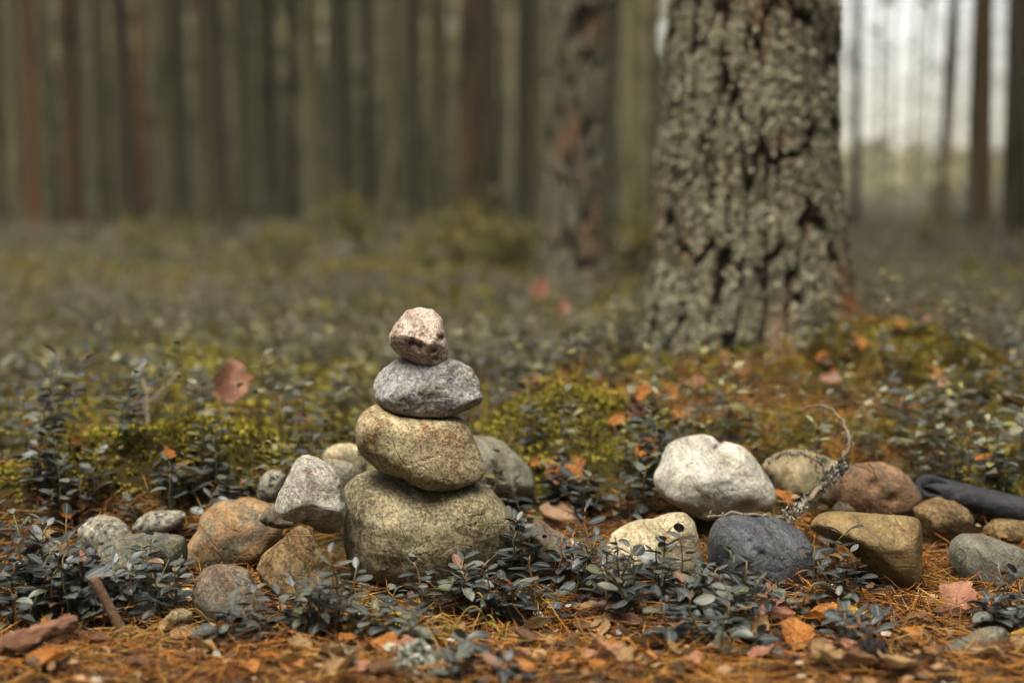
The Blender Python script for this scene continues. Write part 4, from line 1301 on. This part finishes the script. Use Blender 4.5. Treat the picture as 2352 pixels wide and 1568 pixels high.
def needles(x, y, lift, tilt, smin=0.03, smax=0.058, tmul=1.0):
    out = []
    z = G(x, y)
    n = len(x)
    which = rn.integers(4, size=n)
    for k in range(4):
        s = which == k
        m = int(s.sum())
        pos = np.stack([x[s], y[s], z[s] + rn.uniform(0.0, lift, m)], 1)
        rot = rotz(rn.uniform(0, 6.28, m)) @ roty(rn.normal(0, tilt, m)) @ rotx(rn.uniform(0, 6.28, m))
        out.append(scatter(NP_[k][0], NP_[k][1], pos, rot, rn.uniform(smin, smax, m), rn.uniform(0, 0.95, m) * tmul))
    return out


parts = []
n = 15500
y = np.sqrt(rn.uniform(0.95 ** 2, 1.72 ** 2, n))
x = rn.uniform(-0.54, 0.54, n) * y
ok = ~blocked_np(x, y, 0) & (rn.uniform(size=n) < 1.0 - 0.93 * sstep(1.52, 1.66, y)) & (rn.uniform(size=n) > 0.55 * sstep(0.0, 0.4, fbm(np.stack([x, y, 0 * x], 1) * 7, 2, 2)))
parts += needles(x[ok], y[ok], 0.012, 0.22)
n = 900                                # loose ones standing up a little
y = np.sqrt(rn.uniform(1.2 ** 2, 1.7 ** 2, n))
x = rn.uniform(-0.4, 0.4, n) * y
ok = ~blocked_np(x, y, 0.0)
parts += needles(x[ok], y[ok], 0.02, 0.7)
# between the stones, and the orange slope under the pine
for px, py, yy, sx, sy, n in ((1900, 1190, 1.58, 0.16, 0.05, 900), (2130, 1290, 1.55, 0.05, 0.05, 350), (1430, 1190, 1.62, 0.10, 0.05, 700), (400, 1170, 1.63, 0.20, 0.02, 420), (1620, 1180, 1.56, 0.08, 0.03, 200), (650, 1330, 1.45, 0.06, 0.05, 300), (2000, 1050, 1.86, 0.05, 0.04, 300)):
    cx = (px - CX) / FPX * yy
    x, y = rn.normal(cx, sx * 0.6, n), rn.normal(yy, sy * 0.7, n)
    ok = ~blocked_np(x, y, 0)
    parts += needles(x[ok], y[ok], 0.014, 0.3)
n = 1600
x, y = rn.normal(0.34, 0.19, n), rn.normal(2.14, 0.20, n)
ok = ~blocked_np(x, y, 0)
parts += needles(x[ok], y[ok], 0.03, 0.5, 0.035, 0.06)
n = 1500
y = np.sqrt(rn.uniform(1.75 ** 2, 2.8 ** 2, n))
x = rn.uniform(-0.4, 0.4, n) * y
ok = ~blocked_np(x, y, 0)
parts += needles(x[ok], y[ok], 0.04, 0.6)
tops = np.concatenate(STONE_TOPS)
m = len(tops)
parts.append(scatter(NP_[1][0], NP_[1][1], tops + np.array([0, 0, 0.0012]), rotz(rn.uniform(0, 6.28, m)) @ roty(rn.normal(0, 0.12, m)), rn.uniform(0.014, 0.03, m), rn.uniform(0.3, 0.9, m)))
V, F, T = join(parts)
tag(obj('needle_litter', mesh_np('needle_litter', V, F, True, {'tint': T}, M['needle'])), 'orange-brown pine needles strewn over the ground', kind='stuff')


# crumbs of bark and broken leaf in the litter
n = 2600
y = np.sqrt(rn.uniform(0.98 ** 2, 1.7 ** 2, n))
x = rn.uniform(-0.42, 0.42, n) * y
ok = ~blocked_np(x, y, 0)
x, y = x[ok], y[ok]
n = len(x)
chip = np.array([[-1, -0.5, 0], [0.2, -0.7, 0.12], [1, -0.1, 0.05], [0.5, 0.6, 0.2], [-0.6, 0.5, 0.1], [0, 0, -0.25]])
chf = np.array([[0, 1, 4], [1, 3, 4], [1, 2, 3], [0, 5, 1], [1, 5, 2], [2, 5, 3], [3, 5, 4], [4, 5, 0]])
V, F, T = scatter(chip, chf, np.stack([x, y, G(x, y) + rn.uniform(0.002, 0.013, n)], 1), rotz(rn.uniform(0, 6.28, n)) @ rotx(rn.normal(0, 0.6, n)), rn.uniform(0.002, 0.0075, n) ** 1.0, rn.uniform(0, 0.98, n))
M['crumb'] = tinted('litter_crumb', [(0, (0.015, 0.011, 0.008)), (0.4, (0.07, 0.04, 0.02)), (0.7, (0.17, 0.09, 0.04)), (0.9, (0.26, 0.16, 0.08)), (1, (0.25, 0.24, 0.19))], 0.85, 0.15, 200)
tag(obj('litter_debris', mesh_np('litter_debris', V, F, False, {'tint': T}, M['crumb'])), 'crumbs of bark and broken leaves in the needle litter', kind='stuff')

# ------------------------------------------------------------------ fallen leaves
def birch_leaf(seed, lobes=0):
    r = np.random.default_rng(seed)
    nl, nw = 14, 8
    curl, fold, twist = r.uniform(-1.1, 1.3), r.uniform(0.0, 0.8), r.uniform(-1.0, 1.0)
    V = []
    for i in range(nl + 1):
        s = i / nl
        hw = 0.40 * (math.sin(math.pi * s ** 0.72) ** 0.85 if 0 < s < 1 else 0.01)
        if lobes:
            hw *= 0.72 + 0.42 * abs(math.sin(math.pi * s * lobes))
        else:
            hw *= 1 + (0.07 if i % 2 else -0.05)
        for j in range(nw + 1):
            q = j / nw * 2 - 1
            x = hw * q
            z = fold * abs(x) * 1.2 + 0.05 * math.sin(9 * s + 3 * q + seed) * abs(q)
            V.append((x, s - 0.5, z))
    V = np.array(V)
    ang = curl * (V[:, 1])
    y, z = V[:, 1].copy(), V[:, 2].copy()
    V[:, 2] = z * np.cos(ang) + curl * y * y * 0.9
    tw = twist * y
    x = V[:, 0].copy()
    V[:, 0] = x * np.cos(tw) - V[:, 2] * np.sin(tw)
    V[:, 2] = x * np.sin(tw) + V[:, 2] * np.cos(tw)
    V[:, 2] += 0.03 * fbm(V * 5, 2, seed)
    F = [(i * (nw + 1) + j, i * (nw + 1) + j + 1, (i + 1) * (nw + 1) + j + 1, (i + 1) * (nw + 1) + j) for i in range(nl) for j in range(nw)]
    sv, sf = tube(np.array([[0, -0.5, 0], [0.02, -0.62, 0.01], [0.03, -0.74, 0.05]]) + np.array([0, 0, V[4, 2]]), [0.014, 0.012, 0.01], 4)
    V2, F2, _ = join([(V, np.array(F), np.zeros(len(V))), (sv, sf, np.zeros(len(sv)))])
    return mesh_np('fallen_leaf', V2, F2, True, None, LEAF['orange'])


LM = [birch_leaf(200 + k) for k in range(7)] + [birch_leaf(230 + k, 3) for k in range(2)]
rf = np.random.default_rng(41)
WORD = {'orange': 'orange', 'tan': 'tan', 'yellow': 'yellow', 'pink': 'pinkish-brown', 'grey': 'pale grey', 'brown': 'dark brown'}


def fallen(px, py, size_px, colr, where, tilt=None, k=None, y=None, group=True, lift=0.0):
    q = ground_at(px, py) if y is None else P(px, py, y)
    if y is not None and q.z < g1(q.x, q.y):
        q.z = g1(q.x, q.y)
    s = size_px / FPX * q.y * 1.25
    k = rf.integers(7) if k is None else k
    o = obj('fallen_leaf', LM[k])
    t_ = rf.uniform(-0.35, 0.35) if tilt is None else tilt
    o.rotation_euler = Euler((t_, rf.uniform(-0.35, 0.35), rf.uniform(0, 6.28)) if tilt is None else (t_, rf.uniform(-0.3, 0.3), rf.uniform(-0.8, 0.8)))
    o.location = q + Vector((0, 0, s * 0.14 + 0.006 + lift + (abs(math.sin(t_)) * s * 0.25 if tilt else 0)))
    o.scale = (s, s, s)
    o.material_slots[0].link = 'OBJECT'
    o.material_slots[0].material = LEAF[colr]
    tag(o, f'{WORD[colr]} fallen leaf {where}', 'leaf', f'{WORD[colr]} fallen leaves {where}')
    return o


FRONT = 'on the open needle litter before the stones'
for a in [
    (1292, 1350, 66, 'orange', 'with dark spots propped in front of the wedge stone', 0.9), (970, 1372, 52, 'orange', 'folded at the foot of the cairn boulder', 0.7),
    (1340, 1430, 60, 'tan', 'with a notched edge lying below the sprigs'), (807, 1474, 52, 'yellow', 'standing on edge in the needle litter', 0.8), (875, 1514, 84, 'orange', FRONT), (940, 1522, 70, 'pink', FRONT),
    (911, 1430, 30, 'yellow', 'tucked among the short sprigs'), (1400, 1511, 52, 'orange', FRONT), (1470, 1504, 100, 'tan', FRONT), (1473, 1536, 66, 'orange', FRONT), (1192, 1535, 62, 'pink', FRONT),
    (784, 1542, 46, 'grey', FRONT), (1431, 1472, 30, 'grey', FRONT), (1157, 1322, 72, 'brown', 'under the low sprigs by the boulder', 0.3), (1058, 1391, 32, 'brown', 'below the low sprigs'),
    (615, 1462, 44, 'yellow', 'bright against the brown needles'), (427, 1452, 38, 'tan', FRONT), (491, 1462, 50, 'tan', FRONT), (686, 1509, 56, 'tan', FRONT), (651, 1530, 50, 'yellow', FRONT),
    (331, 1436, 50, 'grey', 'torn, standing beside the thin stick', 0.8), (676, 1556, 60, 'orange', FRONT), (107, 1484, 62, 'orange', 'resting on the reddish branch', 0.5), (210, 1299, 38, 'pink', 'caught on top of the thin stick', 0.6),
    (174, 1200, 64, 'orange', 'curled behind the speckled round stone', 0.7), (300, 1440, 40, 'orange', FRONT), (60, 1440, 50, 'tan', FRONT), (230, 1500, 50, 'brown', FRONT),
    (1822, 1489, 84, 'orange', 'largest and brightest in the litter', 0.5), (1888, 1447, 78, 'orange', FRONT), (1835, 1414, 62, 'orange', FRONT), (1733, 1423, 52, 'grey', FRONT), (1768, 1405, 56, 'grey', FRONT),
    (1968, 1432, 42, 'yellow', FRONT), (2021, 1454, 64, 'tan', FRONT), (2105, 1454, 58, 'brown', FRONT), (2199, 1405, 86, 'pink', 'crumpled in front of the ash-grey stone', 0.5),
    (1795, 1168, 46, 'orange', 'between the white stone and the twig', 0.6), (2265, 1096, 60, 'orange', 'above the charred log', 0.6), (1755, 1529, 62, 'pink', FRONT), (1977, 1551, 72, 'brown', FRONT), (1901, 1542, 72, 'tan', FRONT),
    (1844, 1212, 28, 'orange', 'in the gap beside the ochre stone', 0.8), (2330, 1490, 60, 'yellow', FRONT), (1660, 1520, 60, 'tan', FRONT), (1580, 1540, 56, 'pink', FRONT), (1300, 1540, 50, 'orange', FRONT), (2060, 1540, 56, 'tan', FRONT),
    (1498, 1066, 62, 'orange', 'leaning on the white heart-shaped stone', 0.9), (1300, 1118, 96, 'orange', 'lobed, lying behind the cairn', 0.7, 7), (1240, 1085, 36, 'orange', 'small, beside the smooth grey boulder', 0.7),
    (384, 1069, 36, 'orange', 'on the moss cushion', 0.6), (2083, 957, 46, 'orange', 'on the mossy bank', 0.5), (2059, 764, 36, 'orange', 'on top of the moss mound by the pine', 0.6), (2101, 726, 32, 'orange', 'on top of the moss mound by the pine', 0.6),
    (2124, 750, 26, 'pink', 'on top of the moss mound by the pine', 0.5), (1960, 811, 46, 'orange', 'at the foot of the thick pine', 0.6), (1890, 856, 46, 'orange', 'at the foot of the thick pine', 0.6), (1909, 900, 48, 'pink', 'at the foot of the thick pine', 0.4),
    (2138, 879, 40, 'orange', 'on the mossy bank', 0.7), (2160, 900, 30, 'pink', 'on the mossy bank', 0.7), (1552, 862, 46, 'pink', 'on the orange slope below the pine', 0.9), (1460, 888, 32, 'yellow', 'on the orange slope below the pine', 0.5),
    (1753, 822, 66, 'orange', 'on the orange slope below the pine', 0.6), (1625, 834, 60, 'orange', 'on the orange slope below the pine', 0.3), (1456, 968, 48, 'pink', 'on the orange slope below the pine', 0.9), (1662, 851, 40, 'pink', 'on the orange slope below the pine', 0.7),
    (1531, 937, 60, 'orange', 'on the orange slope below the pine', 0.5), (1600, 920, 60, 'pink', 'on the orange slope below the pine', 0.4), (1480, 930, 50, 'orange', 'on the orange slope below the pine', 0.6), (1570, 975, 50, 'orange', 'on the orange slope below the pine', 0.7),
    (1700, 880, 50, 'orange', 'on the orange slope below the pine', 0.6), (1420, 990, 40, 'orange', 'on the orange slope below the pine', 0.6), (689, 992, 46, 'pink', 'in the undergrowth behind the leaning stone', 0.7), (313, 936, 26, 'orange', 'small, deep in the grey undergrowth', 0.8),
    (682, 892, 22, 'yellow', 'small, deep in the grey undergrowth', 0.8), (60, 985, 24, 'pink', 'small, deep in the grey undergrowth', 0.8), (175, 1035, 26, 'orange', 'small, deep in the grey undergrowth', 0.8),
]:
    fallen(*a[:5], tilt=a[5] if len(a) > 5 else None, k=a[6] if len(a) > 6 else None)
fallen(532, 893, 86, 'pink', 'held up by sprigs in the grey undergrowth', tilt=1.25, k=8, y=2.02, lift=-0.02)
fallen(1245, 676, 46, 'pink', 'standing upright far behind the cairn', tilt=1.4, y=3.1, lift=-0.01)
fallen(1287, 722, 40, 'pink', 'standing upright far behind the cairn', tilt=1.3, y=2.9, lift=-0.01)
for i in range(72):
    py = rf.uniform(1440, 1570)
    fallen(rf.uniform(-20, 2370), py, rf.uniform(30, 80), ['tan', 'orange', 'brown', 'pink', 'tan', 'brown'][rf.integers(6)], FRONT)


# ------------------------------------------------------------------ wood: log, sticks, twig
def wood(name, c1, c2, c3, rough=0.85, scale=40, spec=0.2, bump=0.8):
    t = NT(name)
    col = t.mix(t.mapr(t.noise(scale, 5, 0.65), 0.35, 0.65), c1, c2)
    col = t.mix(t.mapr(t.noise(scale * 4, 5, 0.7), 0.58, 0.68), col, c3)
    t.bump(t.noise(scale * 5, 5, 0.7), bump, 0.004)
    return t.done(col, rough, spec)


M['char'] = wood('charred_wood', (0.006, 0.006, 0.009), (0.015, 0.016, 0.020), (0.037, 0.037, 0.040), 0.6, 30, 0.35)
M['stick'] = wood('stick_bark', (0.09, 0.05, 0.025), (0.17, 0.10, 0.055), (0.05, 0.035, 0.025), 0.85, 60)
M['redwood'] = wood('branch_reddish', (0.11, 0.05, 0.025), (0.22, 0.115, 0.07), (0.05, 0.025, 0.015), 0.85, 70)
M['twig'] = wood('twig_bark', (0.17, 0.13, 0.09), (0.26, 0.20, 0.14), (0.06, 0.05, 0.04), 0.9, 90)
M['slab'] = wood('bark_slab', (0.13, 0.08, 0.045), (0.24, 0.15, 0.085), (0.15, 0.15, 0.14), 0.9, 25)
M['cone'] = wood('cone_scale', (0.018, 0.014, 0.012), (0.04, 0.03, 0.024), (0.09, 0.07, 0.05), 0.8, 80)


def log_mesh(name, p0, p1, r0, r1, seed, mat, rows=70, sides=40, ragged=0.0, amp=0.10, taper=None):
    p0, p1 = np.array(p0), np.array(p1)
    ax = p1 - p0
    L = np.linalg.norm(ax)
    ax /= L
    u = np.cross(ax, [0, 0, 1.0])
    u /= np.linalg.norm(u)
    w = np.cross(ax, u)
    s = np.linspace(0, 1, rows)
    A, S = np.meshgrid(np.arange(sides) / sides * 2 * math.pi, s)
    A, S = A.ravel(), S.ravel()
    r = r0 + (r1 - r0) * S
    end = np.clip(S / 0.05, 0, 1) ** 0.4 * np.clip((1 - S) / 0.03, 0, 1) ** 0.4
    q = np.stack([np.cos(A), np.sin(A), S * L / r0 * 0.5], 1)
    rr = r * (1 + amp * fbm(q * 1.6, 4, seed, 0.6)) * end
    off = S * L + ragged * fbm(np.stack([np.cos(A), np.sin(A), 0 * A], 1) * 2.2, 3, seed + 3) * np.clip(1 - S / 0.2, 0, 1)
    V = p0 + off[:, None] * ax + rr[:, None] * (np.cos(A)[:, None] * u + np.sin(A)[:, None] * w)
    ii, jj = np.meshgrid(np.arange(rows - 1), np.arange(sides), indexing='ij')
    a, b = (ii * sides + jj).ravel(), (ii * sides + (jj + 1) % sides).ravel()
    c = (p0 + p1) / 2
    o = obj(name, mesh_np(name, V - c, np.stack([a, b, b + sides, a + sides], 1), True, None, mat), None, c)
    return o


r_log = 33 / FPX * 1.64
lp0 = P(1378.2 + 1690 * .4435, 872.8 + 556 * .4435, 1.66)
lp1 = P(1378.2 + 2420 * .4435, 872.8 + 735 * .4435, 1.615)
tag(log_mesh('charred_log', lp0, lp1, r_log * 0.95, r_log, 4, M['char'], ragged=0.03), 'charred black log lying behind the ring stones', 'log')
q0, q1 = P(1378.2 + 1735 * .4435, 872.8 + 375 * .4435, 1.86), P(1378.2 + 1835 * .4435, 872.8 + 445 * .4435, 1.82)
tag(log_mesh('broken_stick', q0, q1, 0.0065, 0.0075, 8, M['stick'], 30, 24, 0.01), 'short brown broken stick above the charred log', 'stick')
s0, s1 = ground_at(292, 1475), P(213, 1322, 1.30)
s0 = s0 + Vector((0, 0, 0.002))
tag(log_mesh('stick', s0, s1, 0.0052, 0.0042, 9, M['stick'], 50, 16, 0.01), 'thin brown stick leaning over the dark sprigs', 'stick')
b0, b1 = P(-60, 1568, 1.17), P(176, 1460, 1.26)
b0.z, b1.z = 0.012, 0.016
tag(log_mesh('fallen_branch', b0, b1, 0.010, 0.0065, 10, M['redwood'], 70, 28, 0.04, 0.55), 'reddish-brown bark-stripped branch lying in the needles', 'branch')
for a_, b_, yy, r_, lab in (((1260, 1160), (1395, 1210), 1.64, 0.012, 'slab of brown bark lying behind the wedge stone'),):
    o = stone(lab, Z8([(200, 620), (320, 560), (450, 545), (600, 600), (700, 690), (790, 800), (650, 850), (480, 830), (350, 760), (250, 690)]), 1.66, M['slab'], 1.6, 5, 91, 0.06, [(0, -0.3, 1, 0.2)], cat='bark', name='bark_slab')
for i, (pa, pb, ya, yb, lab) in enumerate((((1620, 935), (1520, 1040), 2.02, 1.92, 'pinkish dead twig on the orange slope'), ((985 * .98, 1000), (1000, 1090), 1.8, 1.8, None), ((330, 870), (345, 1035), 1.92, 1.86, 'bare upright twig behind the moss cushion'),
                                           ((255, 955), (400, 1025), 1.98, 1.9, 'bare slanting twig behind the moss cushion'), ((330, 935), (425, 845), 2.0, 2.06, 'forked bare twig in the grey undergrowth'), ((520, 1045), (640, 1080), 1.84, 1.8, 'lichened dead twig lying on the moss behind the speckled stone'), ((2200, 420), (2352, 610), 4.6, 4.4, 'dark drooping bare branch below the stout black trunk'), ((145, 690), (300, 850), 2.5, 2.3, 'dark bare twig leaning in the undergrowth'))):
    if lab is None:
        continue
    p0, p1 = np.array(P(*pa, ya)), np.array(P(*pb, yb))
    s = np.linspace(0, 1, 10)
    path = p0 + (p1 - p0) * s[:, None] + fbm(np.stack([s * 3 + i * 7, s, s], 1), 2, 3)[:, None] * 0.006 * ya / 2
    if pb[1] > 1000:
        path[-1, 2] = min(path[-1, 2], g1(path[-1, 0], path[-1, 1]))
    v, f = tube(path, np.linspace(0.0016, 0.0022, 10) * ya / 2, 6)
    c = path[-1]
    tag(obj('twig', mesh_np('twig', v - c, f, True, None, M['twig'] if i < 6 else M['char']), None, c), lab, 'twig')

# curled twig crusted with lichen
Z4p = lambda x, z, y: np.array(P(1378.2 + x * .4435, 872.8 + z * .4435, y))


def smooth_path(pts, n):
    pts = np.array(pts)
    t0 = np.linspace(0, 1, len(pts))
    t1 = np.linspace(0, 1, n)
    out = np.stack([np.interp(t1, t0, pts[:, k]) for k in range(3)], 1)
    kern = np.hanning(7)
    kern /= kern.sum()
    for k in range(3):
        e = np.concatenate([np.repeat(out[:1, k], 3), out[:, k], np.repeat(out[-1:, k], 3)])
        out[:, k] = np.convolve(e, kern, 'valid')
    return out


main = smooth_path([Z4p(950, 712, 1.50), Z4p(1010, 680, 1.52), Z4p(1080, 620, 1.545), Z4p(1150, 550, 1.57), Z4p(1210, 490, 1.585), Z4p(1252, 440, 1.60), Z4p(1265, 390, 1.61), Z4p(1290, 340, 1.62), Z4p(1292, 290, 1.63), Z4p(1270, 240, 1.64), Z4p(1235, 185, 1.65), Z4p(1190, 145, 1.66), Z4p(1145, 120, 1.67), Z4p(1090, 130, 1.69), Z4p(1040, 160, 1.72)], 60)
side = smooth_path([Z4p(1185, 515, 1.58), Z4p(1165, 470, 1.585), Z4p(1140, 425, 1.59), Z4p(1095, 395, 1.60), Z4p(1030, 378, 1.61), Z4p(960, 382, 1.62), Z4p(905, 400, 1.63), Z4p(868, 440, 1.63)], 34)
low = smooth_path([Z4p(960, 716, 1.50), Z4p(900, 712, 1.49), Z4p(820, 700, 1.485), Z4p(740, 690, 1.49), Z4p(640, 692, 1.50), Z4p(545, 718, 1.51)], 26)
for pth in (main, side, low):
    k3 = np.stack([np.arange(len(pth)) * 0.55, np.zeros(len(pth)), np.zeros(len(pth))], 1)
    for c_ in range(3):
        pth[1:, c_] += 0.0022 * vnoise(k3 + 40 * c_, 61)[1:]
tw = empty('lichened_twig', main[0])
tag(tw, 'dead twig crusted with black and white lichen curling over the stones', 'twig')
for nm, pth, r0, r1 in (('stem', main, 0.0034, 0.0012), ('branch', side, 0.0018, 0.0010), ('branch', low, 0.0024, 0.0012)):
    v, f = tube(pth, np.linspace(r0, r1, len(pth)), 7)
    b = obj(nm, mesh_np('twig_' + nm, v - main[0], f, True, None, M['twig']), tw)
    n = {0.0034: 1500, 0.0018: 420, 0.0024: 120}[r0]
    hi = len(pth) * (0.40 if nm == 'stem' else 1.0)
    idx = (rf.uniform(0, 1, n) ** 1.0 * (hi - 1)).astype(int)
    if nm == 'stem':
        idx = idx[:1150]
        extra = rf.integers(int(len(pth) * 0.29), int(len(pth) * 0.37), 330)
        idx = np.concatenate([idx, extra, rf.integers(int(len(pth) * 0.4), int(len(pth) * 0.7), 110)])
        n = len(idx)
    sp = 0.0045 if nm == 'stem' else 0.0022
    keep = vnoise(np.stack([idx * 0.33, 0 * idx, 0 * idx], 1), 77 + len(pth)) > -0.78
    idx = idx[keep]
    n = len(idx)
    pos = pth[idx] + rf.normal(0, sp, (n, 3)) * rf.uniform(0.4, 1.3, (n, 1)) - main[0]
    Vq, Fq, Tq = scatter(flake * np.array([0.45, 1.5, 1]), ffl, pos, rotz(rf.uniform(0, 6.28, n)) @ rotx(rf.uniform(0, 6.28, n)), rf.uniform(0.0007, 0.0024, n) * (1 if nm == 'stem' else 0.7), rf.uniform(0, 0.99, n))
    tag(obj('lichen', mesh_np('lichen', Vq, Fq, False, {'tint': Tq}, M['twig_lichen']), b), kind='stuff')

# lichen clumps on the ground
for px, py, size, lab in ((958, 1540, 0.022, 'pale branching lichen clump in the open needle litter'), (838, 1362, 0.009, 'tiny white lichen tuft at the foot of the cairn'), (1238, 1440, 0.011, 'small pale lichen tuft below the spotted orange leaf'),
                          (800, 1525, 0.010, 'small pale lichen tuft beside the yellow leaf'), (2035, 1428, 0.009, 'small grey lichen tuft before the ochre stone')):
    q = ground_at(px, py)
    n = int(160 + size * 22000)
    d = rf.normal(size=(n, 3))
    d /= np.linalg.norm(d, axis=1)[:, None]
    d[:, 2] = np.abs(d[:, 2])
    pos = d * (size * rf.uniform(0.35, 1, n) ** 0.6 * (1 + 0.45 * fbm(d * 2.3 + px, 2, 3)))[:, None]
    Vq, Fq, Tq = scatter(flake * np.array([0.5, 1, 1.6]), ffl, pos, rotz(rf.uniform(0, 6.28, n)) @ rotx(rf.uniform(0, 6.28, n)), rf.uniform(0.06, 0.15, n) * size + 0.0005, rf.uniform(0, 0.99, n))
    tag(obj('lichen_clump', mesh_np('lichen_clump', Vq, Fq, False, {'tint': Tq}, M['pale_lichen']), None, q + Vector((0, 0, 0.003))), lab, 'lichen')

# pine cone
q = ground_at(1990, 1528)
cone = empty('pine_cone', q + Vector((0, 0, 0.014)))
cone.rotation_euler = (1.25, 0.2, 0.9)
tag(cone, 'dark open pine cone among the fallen leaves', 'pine cone')
v, f = tube(np.array([[0, 0, z] for z in np.linspace(-0.014, 0.014, 8)]), 0.006 * np.sin(np.linspace(0.5, 2.9, 8)), 10)
obj('core', mesh_np('cone_core', v, f, True, None, M['cone']), cone)
scv = np.array([[-0.3, 0, 0], [0.3, 0, 0], [0.5, 0.8, 0.12], [0, 1.0, 0.22], [-0.5, 0.8, 0.12], [0, 0.8, -0.12]])
scf = np.array([[0, 1, 2], [0, 2, 3], [0, 3, 4], [1, 5, 2], [2, 5, 3], [3, 5, 4], [4, 5, 0], [0, 5, 1]])
sm = mesh_np('cone_scale', scv, scf, False, None, M['cone'])
for k in range(44):
    t_ = k / 43
    s = obj('scale', sm, cone, (0, 0, -0.013 + 0.026 * t_))
    s.rotation_euler = (0.2 + 0.8 * t_, 0, k * 2.4)
    s.scale = [0.011 * (0.45 + 0.75 * math.sin(math.pi * (0.15 + 0.75 * t_)))] * 3

# ------------------------------------------------------------------ grass blades
def grass(px, py, n, h, spread, label, seed, yellow=0.0):
    r = np.random.default_rng(seed)
    q = ground_at(px, py)
    e = empty('grass_tuft', q)
    tag(e, label, 'grass')
    for k in range(n):
        a = r.uniform(0, 6.28)
        L = h * r.uniform(0.6, 1.2)
        s = np.linspace(0, 1, 10)
        reach = L * r.uniform(0.4, 0.95)
        path = np.stack([np.cos(a) * reach * s, np.sin(a) * reach * s * 0.6, L * (s * 1.25 - 0.95 * s ** 2.4)], 1) + np.array([r.normal(0, spread), r.normal(0, spread), 0])
        path[:, 2] = np.maximum(path[:, 2], 0)
        v, f = tube(path, np.linspace(0.0009, 0.0003, 10), 4)
        obj('blade', mesh_np('grass_blade', v, f, True, {'tint': np.full(len(v), r.uniform(0, 0.6) + yellow)}, M['grass']), e)


for i, (px, py, n, h, sp, lab) in enumerate(((1060, 1410, 7, 0.06, 0.02, 'thin arched grass blades in front of the cairn boulder'), (1230, 1360, 5, 0.045, 0.012, 'yellow curling grass blades beside the wedge stone'), (1000, 1480, 9, 0.05, 0.03, 'dry yellow grass blades in the mossy litter'), (1140, 1470, 8, 0.05, 0.03, 'sparse grass blades in the litter below the low sprigs'),
                                              (500, 1450, 4, 0.05, 0.02, 'few grass blades before the dark reddish-grey stone'), (1650, 1470, 5, 0.04, 0.02, 'grass blades under the sprigs by the blue-grey boulder'), (300, 1500, 7, 0.04, 0.03, 'dry grass blades beside the thin stick'), (2060, 1330, 5, 0.035, 0.012, 'dry grass blades at the foot of the ochre stone'))):
    grass(px, py, n, h, sp, lab, 300 + i)

# two needles lying on the reddish stone
for k, (a_, b_) in enumerate((((1385, 425), (1437, 515)), ((1345, 450), (1432, 500)))):
    p0, p1 = np.array(Z4p(*a_, 1.60)), np.array(Z4p(*b_, 1.595))
    s = np.linspace(0, 1, 6)
    path = p0 + (p1 - p0) * s[:, None] + np.array([0, 0, 0.003]) * (s * (1 - s) * 4)[:, None]
    v, f = tube(path, [0.0004, 0.0007, 0.0008, 0.0008, 0.0007, 0.0004], 5)
    tag(obj('pine_needle', mesh_np('lone_needle', v - p0, f, True, {'tint': np.full(len(v), 0.5)}, M['needle']), None, p0), 'single dry pine needle lying on the reddish stone', 'needle', 'needles on the reddish stone')

# ------------------------------------------------------------------ forest haze
hz = bpy.data.materials.new('haze')
hz.use_nodes = True
hz.node_tree.nodes.clear()
ho = hz.node_tree.nodes.new('ShaderNodeOutputMaterial')
hv = hz.node_tree.nodes.new('ShaderNodeVolumePrincipled')
hv.inputs['Color'].default_value = (0.95, 0.93, 0.76, 1)
hv.inputs['Density'].default_value = HAZE
hv.inputs['Anisotropy'].default_value = 0.2
hz.node_tree.links.new(hv.outputs[0], ho.inputs['Volume'])
bx = np.array([[x, y, z] for z in (-2.5, 21.0) for y in (-75.0, 420.0) for x in (-760.0, 760.0)])
bf = np.array([[0, 2, 3, 1], [4, 5, 7, 6], [0, 1, 5, 4], [2, 6, 7, 3], [0, 4, 6, 2], [1, 3, 7, 5]])
tag(obj('haze', mesh_np('haze', bx, bf, False, None, hz)), 'thin pale haze hanging in the forest air', kind='stuff')
